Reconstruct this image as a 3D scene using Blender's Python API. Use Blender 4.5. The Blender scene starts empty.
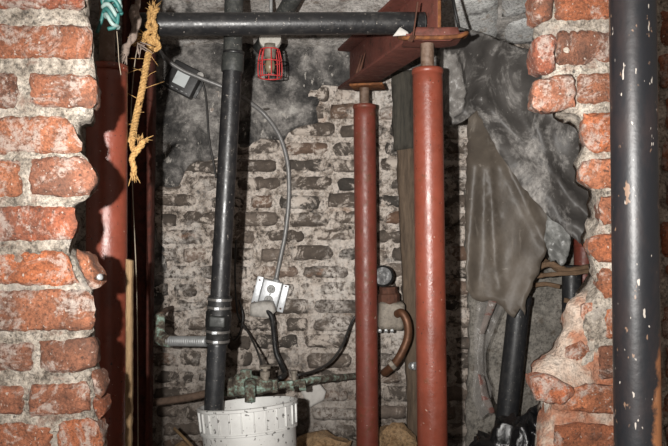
import bpy, bmesh, math, random
from mathutils import Vector, Matrix, noise
from mathutils.geometry import delaunay_2d_cdt

random.seed(7)
S = bpy.context.scene
COL = S.collection
PI = math.pi
FPX = 700.0           # focal length in pixels of a 668 px wide frame
CAMZ = 1.0

# ------------------------------------------------------------------ camera, world, light
cam_d = bpy.data.cameras.new('camera')
cam_d.lens = FPX / 668.0 * 36.0
cam_d.sensor_width = 36.0
cam_d.clip_start = 0.02
cam = bpy.data.objects.new('camera', cam_d)
COL.objects.link(cam)
cam.location = (0, 0, CAMZ)
cam.rotation_euler = (PI / 2, 0, 0)
S.camera = cam

world = bpy.data.worlds.new('world')
S.world = world
world.use_nodes = True
bg = world.node_tree.nodes['Background']
bg.inputs[0].default_value = (1.0, 0.86, 0.76, 1)
bg.inputs[1].default_value = 0.28

# flash left of the lens; narrow spot added there to brighten the back wall
for nm, watts, cone, blend in (('flash_wide', 98, 110, .6), ('added_back_spot', 232, 56, 1.0)):
    fl = bpy.data.lights.new(nm, 'SPOT')
    fl.energy = watts
    fl.color = (1.0, 0.97, 0.93)
    fl.spot_size = math.radians(cone)
    fl.spot_blend = blend
    fl.shadow_soft_size = 0.012
    flo = bpy.data.objects.new(nm, fl)
    COL.objects.link(flo)
    flo.location = (-0.150, -0.02, CAMZ + 0.03)
    flo.rotation_euler = (Vector((0.12, 3.0, CAMZ + 0.20)) - Vector(flo.location)).to_track_quat('-Z', 'Y').to_euler()

S.view_settings.view_transform = 'Standard'
S.view_settings.look = 'None'
S.view_settings.exposure = 0.12
S.view_settings.gamma = 1.0
S.view_settings.use_curve_mapping = False


def P(px, py, d):
    return Vector(((px - 334.0) / FPX * d, d, CAMZ - (py - 223.0) / FPX * d))


def fbm(v, o=3):
    return noise.fractal(Vector(v), 1.0, 2.1, o)


# ------------------------------------------------------------------ materials
MATS = {}


class NT:
    def __init__(self, name):
        self.m = bpy.data.materials.new(name)
        self.m.use_nodes = True
        self.t = self.m.node_tree
        self.b = self.t.nodes['Principled BSDF']
        self.out = self.t.nodes['Material Output']
        g = self.t.nodes.new('ShaderNodeNewGeometry')
        self.pos = g.outputs['Position']
        self.rnd = None
        self.bump_h = None
        self.bump_n = None

    def n(self, typ, **kw):
        x = self.t.nodes.new(typ)
        for k, v in kw.items():
            setattr(x, k, v)
        return x

    def link(self, a, b):
        self.t.links.new(a, b)

    def random(self):
        if self.rnd is None:
            self.rnd = self.n('ShaderNodeObjectInfo').outputs['Random']
        return self.rnd

    def noise(self, scale, detail=4, rough=0.6, stretch=None, dist=0.0, off=None):
        x = self.n('ShaderNodeTexNoise')
        x.inputs['Scale'].default_value = scale
        x.inputs['Detail'].default_value = detail
        x.inputs['Roughness'].default_value = rough
        x.inputs['Distortion'].default_value = dist
        src = self.pos
        if stretch or off:
            mp = self.n('ShaderNodeMapping')
            if stretch:
                mp.inputs['Scale'].default_value = stretch
            if off:
                mp.inputs['Location'].default_value = off
            self.link(src, mp.inputs[0])
            src = mp.outputs[0]
        self.link(src, x.inputs['Vector'])
        return x.outputs['Fac']

    def voro(self, scale, feature='F1'):
        x = self.n('ShaderNodeTexVoronoi')
        x.feature = feature
        x.inputs['Scale'].default_value = scale
        self.link(self.pos, x.inputs['Vector'])
        return x.outputs['Distance']

    def ramp(self, fac, stops, interp='LINEAR'):
        r = self.n('ShaderNodeValToRGB')
        r.color_ramp.interpolation = interp
        e = r.color_ramp.elements
        while len(e) < len(stops):
            e.new(0.5)
        for i, (p, c) in enumerate(stops):
            e[i].position = p
            if isinstance(c, (int, float)):
                c = (c, c, c)
            e[i].color = (c[0], c[1], c[2], 1)
        self.link(fac, r.inputs[0])
        return r.outputs[0]

    def mix(self, fac, a, b, mode='MIX'):
        x = self.n('ShaderNodeMix', data_type='RGBA', blend_type=mode)
        for sock, val in ((x.inputs[0], fac), (x.inputs[6], a), (x.inputs[7], b)):
            if hasattr(val, 'is_linked') or hasattr(val, 'links'):
                self.link(val, sock)
            elif isinstance(val, (int, float)):
                sock.default_value = val
            else:
                sock.default_value = (val[0], val[1], val[2], 1)
        return x.outputs[2]

    def math(self, op, a, b=0.0):
        x = self.n('ShaderNodeMath', operation=op)
        for sock, val in ((x.inputs[0], a), (x.inputs[1], b)):
            if isinstance(val, (int, float)):
                sock.default_value = val
            else:
                self.link(val, sock)
        return x.outputs[0]

    def axis(self, i, lo, hi):
        s = self.n('ShaderNodeSeparateXYZ')
        self.link(self.pos, s.inputs[0])
        r = self.n('ShaderNodeMapRange')
        r.inputs[1].default_value = lo
        r.inputs[2].default_value = hi
        self.link(s.outputs[i], r.inputs[0])
        return r.outputs[0]

    def done(self, color, rough=0.8, bump=None, bump_d=0.004, strength=1.0, metal=0.0, spec=None):
        if isinstance(color, (tuple, list)):
            self.b.inputs['Base Color'].default_value = (*color, 1)
        else:
            self.link(color, self.b.inputs['Base Color'])
        if isinstance(rough, (int, float)):
            self.b.inputs['Roughness'].default_value = rough
        else:
            self.link(rough, self.b.inputs['Roughness'])
        if isinstance(metal, (int, float)):
            self.b.inputs['Metallic'].default_value = metal
        else:
            self.link(metal, self.b.inputs['Metallic'])
        if spec is not None:
            self.b.inputs['Specular IOR Level'].default_value = spec
        if bump is not None:
            bp = self.n('ShaderNodeBump')
            bp.inputs['Strength'].default_value = strength
            bp.inputs['Distance'].default_value = bump_d
            self.link(bump, bp.inputs['Height'])
            self.link(bp.outputs[0], self.b.inputs['Normal'])
        MATS[self.m.name] = self.m
        return self.m


def M(n):
    return MATS[n]


def mat_near_brick():
    t = NT('near_brick')
    base = t.ramp(t.random(), [(0.0, (.20, .060, .034)), (0.25, (.32, .098, .038)), (0.5, (.17, .070, .040)), (0.75, (.32, .112, .050)), (1.0, (.21, .085, .050))])
    blot = t.ramp(t.noise(15, 6, .7, dist=.4), [(0.32, .4), (0.5, .95), (0.66, 1.3)])
    c = t.mix(1.0, base, blot, 'MULTIPLY')
    grit = t.ramp(t.noise(190, 4, .8), [(0.34, .35), (0.5, 1.0), (0.66, 1.45)])
    c = t.mix(.9, c, grit, 'MULTIPLY')
    # brown-burnt parts
    c = t.mix(t.ramp(t.noise(9, 5, .65, off=(3, 1, 7)), [(0.53, 0.0), (0.68, .75)]), c, (.085, .045, .032))
    # lime smears
    lime = t.math('MULTIPLY', t.ramp(t.noise(12, 7, .74, dist=.7, off=(1.4, .2, 5.1)), [(0.495, 0.0), (0.56, 1.0)]),
                  t.ramp(t.noise(95, 5, .75), [(0.40, .05), (0.55, 1.0)]))
    c = t.mix(t.math('MULTIPLY', lime, .8), c, (.37, .315, .275))
    pit = t.ramp(t.noise(120, 3, .6, off=(2, 6, 1)), [(0.63, 0.0), (0.69, .8)])
    c = t.mix(pit, c, (.045, .025, .018))
    speck = t.ramp(t.noise(150, 2, .5, off=(9, 2, 4)), [(0.67, 0.0), (0.71, .8)])
    c = t.mix(speck, c, (.42, .36, .31))
    h = t.mix(.5, t.noise(60, 6, .7), t.noise(220, 4, .75))
    t.done(c, .9, h, .009, 1.0)


def mat_near_mortar():
    t = NT('near_mortar')
    c = t.ramp(t.noise(34, 7, .75), [(0.34, (.10, .08, .062)), (0.45, (.31, .265, .215)), (0.60, (.52, .46, .39))])
    peb = t.ramp(t.noise(150, 4, .8), [(0.34, .3), (0.5, 1.0), (0.66, 1.45)])
    c = t.mix(.95, c, peb, 'MULTIPLY')
    red = t.ramp(t.noise(24, 4, .65, off=(4, 4, 1)), [(0.56, 0.0), (0.66, .55)])
    c = t.mix(red, c, (.20, .085, .05))
    white = t.ramp(t.noise(10, 5, .7, off=(6, 2, 3)), [(0.55, 0.0), (0.64, .6)])
    c = t.mix(white, c, (.47, .42, .37))
    pit = t.ramp(t.noise(110, 3, .6, off=(2, 6, 1)), [(0.63, 0.0), (0.69, .8)])
    c = t.mix(pit, c, (.05, .042, .036))
    h = t.mix(.5, t.noise(65, 6, .75), t.noise(200, 4, .75))
    t.done(c, .95, h, .016, 1.0)


def mat_rubble_core():
    t = NT('rubble_core')
    f = t.noise(14, 5, .65, dist=.3)
    c = t.ramp(f, [(0.36, (.30, .10, .045)), (0.47, (.33, .17, .11)), (0.55, (.40, .30, .235)), (0.7, (.44, .37, .31))])
    c = t.mix(.85, c, t.ramp(t.noise(130, 4, .7), [(0.3, .5), (0.5, 1.0), (0.7, 1.25)]), 'MULTIPLY')
    h = t.mix(.5, t.noise(40, 6, .75), t.noise(200, 3, .7))
    t.done(c, .95, h, .012, 1.0)


def mat_back_brick():
    t = NT('old_brick')
    base = t.ramp(t.random(), [(0, (.085, .068, .055)), (0.25, (.14, .11, .088)), (0.5, (.06, .052, .044)), (0.75, (.20, .16, .13)), (0.9, (.16, .085, .05)), (1, (.30, .245, .205))])
    c = t.mix(.8, base, t.ramp(t.noise(26, 5, .7), [(0.3, .5), (0.5, 1.0), (0.7, 1.5)]), 'MULTIPLY')
    wash = t.ramp(t.noise(13, 6, .75, dist=.5), [(0.51, 0.0), (0.58, .9)])
    c = t.mix(wash, c, (.66, .575, .50))
    c = t.mix(t.ramp(t.noise(6, 4, .6, off=(2, 8, 1)), [(0.63, 0.0), (0.72, .7)]), c, (.36, .16, .075))
    c = t.mix(t.ramp(t.noise(30, 6, .75, off=(5, 3, 2)), [(0.56, 0.0), (0.66, .85)]), c, (.06, .05, .042))
    # whitish patches, then a darker brown towards the floor
    c = t.mix(t.math('MULTIPLY', t.ramp(t.noise(4.2, 5, .7, off=(9, 9, 2)), [(0.5, 0.0), (0.62, .85)]), t.ramp(t.noise(60, 5, .75), [(0.42, .0), (0.52, 1.0)])), c, (.78, .72, .66))
    low_brown = t.math('MULTIPLY', t.ramp(t.axis(2, .75, .1), [(0, 0.0), (1, .7)]), t.ramp(t.noise(9, 4, .6), [(0.35, .4), (0.6, 1.0)]))
    c = t.mix(low_brown, c, (.105, .085, .07))
    t.done(c, .92, t.mix(.5, t.noise(45, 6, .75), t.noise(140, 4, .7)), .014, 1.0)


def mat_back_mortar():
    t = NT('old_mortar')
    c = t.ramp(t.noise(17, 6, .75), [(0.36, (.05, .042, .036)), (0.45, (.36, .30, .25)), (0.53, (.68, .60, .53)), (0.75, (.80, .73, .66))])
    c = t.mix(.9, c, t.ramp(t.noise(90, 5, .75), [(0.36, .2), (0.48, 1.0), (0.7, 1.25)]), 'MULTIPLY')
    c = t.mix(t.ramp(t.noise(5, 4, .6, off=(2, 8, 1)), [(0.62, 0.0), (0.72, .6)]), c, (.42, .22, .11))
    c = t.mix(t.math('MULTIPLY', t.ramp(t.noise(4.2, 5, .7, off=(9, 9, 2)), [(0.5, 0.0), (0.62, .85)]), t.ramp(t.noise(60, 5, .75), [(0.42, .0), (0.52, 1.0)])), c, (.82, .76, .70))
    low_brown = t.math('MULTIPLY', t.ramp(t.axis(2, .75, .1), [(0, 0.0), (1, .75)]), t.ramp(t.noise(9, 4, .6), [(0.35, .4), (0.6, 1.0)]))  # mortar turns darker brown towards the floor
    c = t.mix(low_brown, c, (.135, .11, .092))
    t.done(c, .95, t.mix(.5, t.noise(40, 6, .75), t.noise(150, 4, .75)), .02, 1.0)


def mat_plaster():
    t = NT('tarred_plaster')
    c = t.ramp(t.noise(9, 6, .68, dist=.3), [(0.36, (.022, .021, .021)), (0.47, (.085, .08, .075)), (0.57, (.24, .225, .21)), (0.7, (.44, .42, .39))])
    c = t.mix(.8, c, t.ramp(t.noise(80, 5, .75), [(0.3, .5), (0.5, 1.0), (0.72, 1.5)]), 'MULTIPLY')
    scr = t.ramp(t.noise(26, 5, .7, stretch=(1.4, 1, .8), off=(3, 1, 1)), [(0.61, 0.0), (0.65, .9)])
    c = t.mix(scr, c, (.46, .43, .39))
    t.done(c, .85, t.mix(.5, t.noise(30, 6, .7), t.noise(120, 3, .7)), .012, 1.0)


def mat_stone(name, a, b, cc, dark=.05):
    t = NT(name)
    c = t.ramp(t.noise(10, 6, .7, dist=.3), [(0.32, a), (0.5, b), (0.7, cc)])
    c = t.mix(.8, c, t.ramp(t.noise(90, 5, .75), [(0.36, .3), (0.5, 1.0), (0.66, 1.3)]), 'MULTIPLY')
    c = t.mix(t.ramp(t.noise(19, 5, .7, off=(1, 7, 3)), [(0.57, 0.0), (0.64, .6)]), c, (a[0] * .7, a[1] * .55, a[2] * .42))
    c = t.mix(t.ramp(t.noise(6, 5, .65, off=(7, 7, 7)), [(0.58, 0.0), (0.68, .85)]), c, (dark, dark * .95, dark * .88))
    t.done(c, .92, t.mix(.5, t.noise(35, 6, .75), t.noise(150, 3, .7)), .012, 1.0)


def mat_rust_paint(name, col, rust=(.12, .045, .02), lo=.55, rough=.42, speck=True, spec=.5):
    t = NT(name)
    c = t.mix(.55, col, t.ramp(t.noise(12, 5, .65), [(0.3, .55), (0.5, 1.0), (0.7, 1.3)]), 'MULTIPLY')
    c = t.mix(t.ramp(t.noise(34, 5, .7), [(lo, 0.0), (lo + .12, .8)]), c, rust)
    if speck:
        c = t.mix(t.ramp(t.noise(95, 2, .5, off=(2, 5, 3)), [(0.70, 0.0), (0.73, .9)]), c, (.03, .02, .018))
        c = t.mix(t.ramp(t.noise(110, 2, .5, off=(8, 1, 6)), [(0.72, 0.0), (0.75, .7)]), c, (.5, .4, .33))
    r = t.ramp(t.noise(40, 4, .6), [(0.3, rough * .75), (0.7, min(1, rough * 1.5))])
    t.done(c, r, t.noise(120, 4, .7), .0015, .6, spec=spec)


def mat_black_plastic(name, col=(.012, .012, .013), rough=.32, dust=.35, dc=(.12, .11, .10)):
    t = NT(name)
    c = t.mix(t.ramp(t.noise(30, 6, .75), [(0.5, 0.0), (0.75, dust)]), col, dc)
    c = t.mix(t.ramp(t.noise(150, 2, .5), [(0.68, 0.0), (0.73, .7)]), c, (.3, .27, .24))
    t.done(c, t.ramp(t.noise(50, 4, .6), [(0.3, rough * .8), (0.7, rough * 1.5)]), t.noise(200, 3, .6), .0008, .5)


def mat_near_pipe():
    t = NT('chipped_black_paint')
    c = t.mix(t.ramp(t.noise(18, 5, .7, stretch=(1, 1, .35)), [(0.45, 0.0), (0.7, .6)]), (.012, .013, .016), (.045, .03, .028))
    c = t.mix(t.ramp(t.noise(70, 3, .6, stretch=(1, 1, .5)), [(0.655, 0.0), (0.69, .9)]), c, (.24, .15, .10))
    c = t.mix(t.ramp(t.noise(120, 2, .55, stretch=(1, 1, .4), off=(3, 3, 3)), [(0.69, 0.0), (0.72, .9)]), c, (.5, .45, .4))
    low = t.math('MULTIPLY', t.axis(2, .98, .70), t.axis(0, .425, .455))
    rust = t.ramp(t.math('MULTIPLY', low, t.noise(30, 6, .75)), [(0.22, 0.0), (0.36, 1.0)])
    c = t.mix(rust, c, (.30, .12, .045))
    t.done(c, t.mix(rust, (.42, .42, .42), (.9, .9, .9)), t.noise(50, 4, .6), .0012, .5)


def mat_plain(name, col, rough=.6, metal=0.0, var=.5, scale=60, bump=.001, spec=None):
    t = NT(name)
    c = t.mix(var, col, t.ramp(t.noise(scale, 5, .7), [(0.3, .4), (0.5, 1.0), (0.7, 1.4)]), 'MULTIPLY')
    t.done(c, rough, t.noise(scale * 2.5, 4, .7), bump, .7, metal=metal, spec=spec)


def mat_sheet(name, dark, mid, dust, amount, rough, stretch, off):
    t = NT(name)
    c = t.ramp(t.noise(7, 5, .6, off=off), [(0.35, dark), (0.65, mid)])
    d = t.ramp(t.noise(6, 6, .72, dist=.6, stretch=stretch, off=off), [(amount, 0.0), (amount + .14, .85)])
    d2 = t.ramp(t.noise(70, 5, .75, stretch=stretch), [(0.35, .25), (0.65, 1.0)])
    c = t.mix(t.math('MULTIPLY', d, d2), c, dust)
    c = t.mix(t.ramp(t.noise(45, 4, .7, stretch=(stretch[2], 1, stretch[0] * .5)), [(0.66, 0.0), (0.70, .5)]), c, dust)
    t.done(c, t.mix(d, (rough,) * 3, (.9,) * 3), t.noise(22, 5, .6), .003, .6, spec=.35)
    tr = t.n('ShaderNodeBsdfTransparent')
    mx = t.n('ShaderNodeMixShader')
    mx.inputs[0].default_value = .06
    t.link(t.b.outputs[0], mx.inputs[1])
    t.link(tr.outputs[0], mx.inputs[2])
    t.link(mx.outputs[0], t.out.inputs[0])


def mat_patina():
    t = NT('copper_patina')
    c = t.ramp(t.noise(38, 5, .7), [(0.42, (.05, .038, .028)), (0.50, (.15, .125, .095)), (0.56, (.17, .24, .19)), (0.68, (.46, .58, .51))])
    t.done(c, .8, t.noise(90, 5, .75), .006, 1.0)


def mat_clear(name, tint, alpha):
    t = NT(name)
    t.done(tint, .18, t.noise(60, 4, .6), .004, 1.0)
    tr = t.n('ShaderNodeBsdfTransparent')
    mx = t.n('ShaderNodeMixShader')
    mx.inputs[0].default_value = 1 - alpha
    t.link(t.b.outputs[0], mx.inputs[1])
    t.link(tr.outputs[0], mx.inputs[2])
    t.link(mx.outputs[0], t.out.inputs[0])


def mat_sticker():
    t = NT('printed_sticker')
    tc = t.n('ShaderNodeTexCoord')
    w = t.n('ShaderNodeTexWave', wave_type='BANDS', bands_direction='Y')
    w.inputs['Scale'].default_value = 1.6
    t.link(tc.outputs['Generated'], w.inputs['Vector'])
    nz = t.n('ShaderNodeTexNoise')
    nz.inputs['Scale'].default_value = 14
    t.link(tc.outputs['Generated'], nz.inputs['Vector'])
    f = t.math('MULTIPLY', t.ramp(w.outputs['Fac'], [(0.62, 0.0), (0.72, 1.0)]), t.ramp(nz.outputs['Fac'], [(0.42, 0.0), (0.5, 1.0)]))
    t.done(t.mix(t.math('MULTIPLY', f, .8), (.62, .66, .66), (.07, .07, .08)), .5)


def mat_tape():
    t = NT('red_printed_film')
    w = t.ramp(t.noise(16, 2, .4, stretch=(1, 1, 2.2)), [(0.54, 0.0), (0.6, .7)])
    t.done(t.mix(w, (.26, .22, .20), (.26, .08, .06)), .22, t.noise(60, 4, .6), .004, 1.0)
    tr = t.n('ShaderNodeBsdfTransparent')
    mx = t.n('ShaderNodeMixShader')
    mx.inputs[0].default_value = .35
    t.link(t.b.outputs[0], mx.inputs[1])
    t.link(tr.outputs[0], mx.inputs[2])
    t.link(mx.outputs[0], t.out.inputs[0])


def mat_rope():
    t = NT('manila_fibre')
    c = t.ramp(t.noise(160, 4, .7), [(0.3, (.20, .10, .035)), (0.5, (.50, .29, .10)), (0.7, (.66, .42, .18))])
    t.done(c, .85, t.noise(300, 3, .7), .003, 1.0)


def mat_wood(name, a, b, stretch=(6, 6, .6), scale=14):
    t = NT(name)
    c = t.ramp(t.noise(scale, 6, .7, stretch=stretch), [(0.3, a), (0.7, b)])
    t.done(c, .85, t.noise(scale * 2, 5, .7, stretch=stretch), .004, .9)


def mat_bucket():
    t = NT('bucket_plastic')
    c = t.mix(t.ramp(t.noise(14, 5, .7), [(0.4, 0.0), (0.75, .55)]), (.66, .66, .64), (.40, .385, .37))
    c = t.mix(t.ramp(t.noise(75, 2, .5), [(0.64, 0.0), (0.67, .85)]), c, (.07, .065, .06))
    t.done(c, .5, t.noise(60, 4, .6), .001, .5)


mat_near_brick(); mat_near_mortar(); mat_rubble_core(); mat_back_brick(); mat_back_mortar(); mat_plaster()
mat_stone('ceiling_plaster', (.25, .225, .20), (.60, .565, .53), (.80, .77, .73))
mat_stone('pale_slab', (.60, .60, .585), (.80, .80, .78), (.88, .87, .85), .09)
mat_stone('concrete', (.13, .12, .105), (.25, .23, .20), (.38, .35, .31))
mat_stone('dirt', (.07, .055, .042), (.15, .115, .088), (.26, .21, .17))
mat_stone('tan_rock', (.20, .12, .06), (.36, .23, .12), (.50, .35, .21), .09)
mat_stone('grey_rock', (.10, .085, .07), (.20, .17, .14), (.34, .29, .245))
mat_rust_paint('red_oxide', (.19, .045, .026), lo=.60, rough=.34)
mat_rust_paint('red_oxide_worn', (.17, .040, .026), lo=.55, rough=.42)
mat_rust_paint('beam_red', (.15, .050, .037), rust=(.06, .028, .02), lo=.54, rough=.6, spec=.3)
mat_rust_paint('rust_steel', (.10, .045, .03), rust=(.05, .025, .018), lo=.5, rough=.75, speck=False, spec=.2)
mat_rust_paint('orange_rust', (.25, .10, .038), rust=(.10, .04, .02), lo=.42, rough=.8, speck=False, spec=.2)
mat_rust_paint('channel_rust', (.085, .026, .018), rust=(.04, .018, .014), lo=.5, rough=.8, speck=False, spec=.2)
mat_rust_paint('screw_steel', (.17, .115, .085), rust=(.09, .05, .03), lo=.45, rough=.5, speck=False)
mat_black_plastic('abs_black', (.014, .014, .015), .34, .3)
mat_black_plastic('dusty_iron', (.03, .032, .03), .5, .6, (.16, .155, .14))
mat_black_plastic('rubber_black', (.010, .010, .010), .45, .2)
mat_plain('bag_black', (.007, .007, .008), .2, 0, .2, 40, .002)
mat_black_plastic('leaning_black', (.02, .021, .023), .38, .35)
mat_near_pipe()
mat_plain('galvanised', (.42, .43, .43), .45, .6, .5, 50)
mat_plain('clamp_steel', (.16, .15, .14), .5, .5, .8, 60)
mat_plain('bright_zinc', (.62, .64, .66), .4, .35, .25, 40)
mat_plain('receptacle_grey', (.26, .26, .25), .5)
mat_plain('white_plug', (.38, .36, .33), .6)
mat_plain('case_black', (.035, .034, .034), .45, 0, .5, 60)
mat_plain('cage_red', (.46, .035, .035), .45, 0, .3)
mat_plain('porcelain', (.44, .42, .38), .5)
mat_plain('bulb_tan', (.22, .17, .11), .35)
mat_plain('cable_grey', (.20, .195, .19), .4, .2, .4, 80)
mat_plain('cable_dark', (.03, .028, .026), .5)
mat_plain('copper_brown', (.14, .065, .035), .5, .5, .6, 40)
mat_plain('bronze_grey', (.22, .19, .155), .6, .2, .8, 45, .003)
mat_plain('white_card', (.50, .48, .45), .7, 0, .2)
mat_plain('teal_cord', (.025, .12, .11), .5, 0, .8, 60)
mat_plain('teal_light', (.22, .30, .28), .5, 0, .6, 60)
mat_plain('rag_grey', (.26, .20, .165), .95, 0, .8, 50, .004)
mat_plain('rusty_pipe', (.13, .085, .06), .8, .1, .8, 40, .004)
mat_plain('string_tan', (.30, .25, .19), .9)
mat_sheet('dusty_black_film', (.050, .046, .043), (.095, .088, .082), (.50, .475, .445), .50, .46, (1.3, 1, .8), (0, 0, 0))
mat_sheet('brown_film', (.075, .062, .050), (.135, .112, .090), (.30, .265, .225), .58, .48, (2.4, 1, .5), (3, 2, 1))
mat_sheet('scrap_film', (.12, .12, .115), (.2, .2, .19), (.42, .42, .40), .48, .28, (1, 1, 1), (1, 5, 1))
mat_patina(); mat_sticker(); mat_tape(); mat_rope(); mat_bucket()
mat_clear('clear_film', (.34, .32, .30), .30)
mat_wood('pale_lath', (.16, .095, .045), (.36, .24, .125))
mat_wood('dark_timber', (.022, .02, .016), (.075, .066, .05))
mat_wood('brown_timber', (.05, .034, .022), (.15, .105, .07))
mat_wood('cracked_timber', (.10, .06, .032), (.24, .15, .09), (.7, 6, 6))

# ------------------------------------------------------------------ mesh helpers
OFF = {}


def obj(name, bm, mat, parent=None, smooth=True, label=None, auto=None):
    me = bpy.data.meshes.new(name)
    bmesh.ops.recalc_face_normals(bm, faces=bm.faces[:])
    bm.to_mesh(me)
    bm.free()
    mats = mat if isinstance(mat, (list, tuple)) else [mat]
    for m in mats:
        me.materials.append(M(m))
    for p in me.polygons:
        p.use_smooth = smooth
    if smooth and auto:
        me.set_sharp_from_angle(angle=math.radians(auto))
    o = bpy.data.objects.new(name, me)
    COL.objects.link(o)
    if parent is not None:
        o.parent = parent
        if parent.name in OFF:
            o.matrix_parent_inverse = OFF[parent.name]
    if label:
        o['label'] = label
    return o


def thing(name, label, cat, loc, group=None):
    o = bpy.data.objects.new(name, None)
    o.empty_display_size = .05
    COL.objects.link(o)
    o.location = loc
    OFF[o.name] = Matrix.Translation(Vector(loc)).inverted()
    return tag(o, label, cat, group)


def tag(o, label, cat, group=None, kind=None):
    o['label'] = label
    o['category'] = cat
    if group:
        o['group'] = group
    if kind:
        o['kind'] = kind
    return o


def struct(o):
    o['kind'] = 'structure'
    return o


def tube(bm, pts, r, n=12, caps=True, mi=0, wob=0.0):
    pts = [Vector(p) for p in pts]
    k = len(pts)
    rr = r if isinstance(r, (list, tuple)) else [r] * k
    t0 = (pts[1] - pts[0]).normalized()
    up = Vector((0, 0, 1)) if abs(t0.z) < .9 else Vector((0, 1, 0))
    u = t0.cross(up).normalized()
    rings = []
    for i in range(k):
        if i == 0:
            t = pts[1] - pts[0]
        elif i == k - 1:
            t = pts[-1] - pts[-2]
        else:
            t = pts[i + 1] - pts[i - 1]
        t.normalize()
        u = (u - t * u.dot(t)).normalized()
        v = t.cross(u)
        ring = []
        for j in range(n):
            a = 2 * PI * j / n
            dv = u * math.cos(a) + v * math.sin(a)
            q = rr[i]
            if wob:
                q *= 1 + wob * noise.noise((pts[i] + dv * rr[i]) * 40)
            ring.append(bm.verts.new(pts[i] + dv * q))
        rings.append(ring)
    for i in range(k - 1):
        for j in range(n):
            f = bm.faces.new((rings[i][j], rings[i][(j + 1) % n], rings[i + 1][(j + 1) % n], rings[i + 1][j]))
            f.material_index = mi
    if caps:
        for ring in (rings[0], rings[-1]):
            bm.faces.new(ring).material_index = mi
    return bm


def lathe(bm, prof, n=32, mat=Matrix(), caps=True):
    rings = []
    for r, z in prof:
        rings.append([bm.verts.new(mat @ Vector((r * math.cos(2 * PI * j / n), r * math.sin(2 * PI * j / n), z))) for j in range(n)])
    for a, b in zip(rings, rings[1:]):
        for j in range(n):
            bm.faces.new((a[j], a[(j + 1) % n], b[(j + 1) % n], b[j]))
    if caps:
        bm.faces.new(rings[0])
        bm.faces.new(rings[-1])
    return bm


def box(bm, size, mat=Matrix(), bevel=0.0, seg=2):
    r = bmesh.ops.create_cube(bm, size=1.0, matrix=mat @ Matrix.Diagonal((*size, 1)))
    if bevel:
        vs = set(r['verts'])
        es = [e for e in bm.edges if e.verts[0] in vs and e.verts[1] in vs]
        bmesh.ops.bevel(bm, geom=es, offset=bevel, segments=seg, affect='EDGES', profile=.5)
    return bm


def along(a, b):
    """matrix whose z axis runs from a to b, origin at a"""
    d = (Vector(b) - Vector(a)).normalized()
    return Matrix.Translation(a) @ d.to_track_quat('Z', 'Y').to_matrix().to_4x4()


def smooth_path(ctrl, per=8):
    """Catmull-Rom through control points"""
    c = [Vector(p) for p in ctrl]
    c = [c[0] * 2 - c[1]] + c + [c[-1] * 2 - c[-2]]
    out = []
    for i in range(1, len(c) - 2):
        for s in range(per):
            t = s / per
            p0, p1, p2, p3 = c[i - 1], c[i], c[i + 1], c[i + 2]
            out.append(.5 * ((2 * p1) + (p2 - p0) * t + (2 * p0 - 5 * p1 + 4 * p2 - p3) * t * t + (3 * p1 - p0 - 3 * p2 + p3) * t ** 3))
    out.append(c[-2])
    return out


def seg_dist(p, a, b):
    ab = b - a
    l = ab.length_squared
    t = 0 if l == 0 else max(0, min(1, (p - a).dot(ab) / l))
    return (p - (a + ab * t)).length


def densify(poly, step, jit=0.0, closed=True):
    out = []
    n = len(poly)
    for i in range(n if closed else n - 1):
        a, b = Vector(poly[i]), Vector(poly[(i + 1) % n])
        k = max(1, int((b - a).length / step))
        nrm = Vector((-(b - a).y, (b - a).x))
        if nrm.length:
            nrm.normalize()
        for s in range(k):
            q = a.lerp(b, s / k)
            if jit and s:
                q = q + nrm * random.uniform(-jit, jit)
            out.append(q)
    return out


def inside(p, poly):
    c = False
    n = len(poly)
    j = n - 1
    for i in range(n):
        if (poly[i].y > p.y) != (poly[j].y > p.y) and p.x < (poly[j].x - poly[i].x) * (p.y - poly[i].y) / (poly[j].y - poly[i].y + 1e-12) + poly[i].x:
            c = not c
        j = i
    return c


def fill2d(bnd, step):
    """triangulate a 2-D outline with interior points; returns verts, tris, distance to the outline"""
    xs = [p.x for p in bnd]
    ys = [p.y for p in bnd]
    pts = list(bnd)
    y = min(ys) + step * .5
    row = 0
    n = len(bnd)
    while y < max(ys):
        x = min(xs) + step * (.5 if row % 2 else .9)
        while x < max(xs):
            p = Vector((x + random.uniform(-.25, .25) * step, y + random.uniform(-.25, .25) * step))
            if inside(p, bnd):
                d = min(seg_dist(p, bnd[i], bnd[(i + 1) % n]) for i in range(n))
                if d > step * .35:
                    pts.append(p)
            x += step
        y += step
        row += 1
    v, e, f, _, _, _ = delaunay_2d_cdt(pts, [], [list(range(n))], 1, 1e-6)
    return v, f


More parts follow.
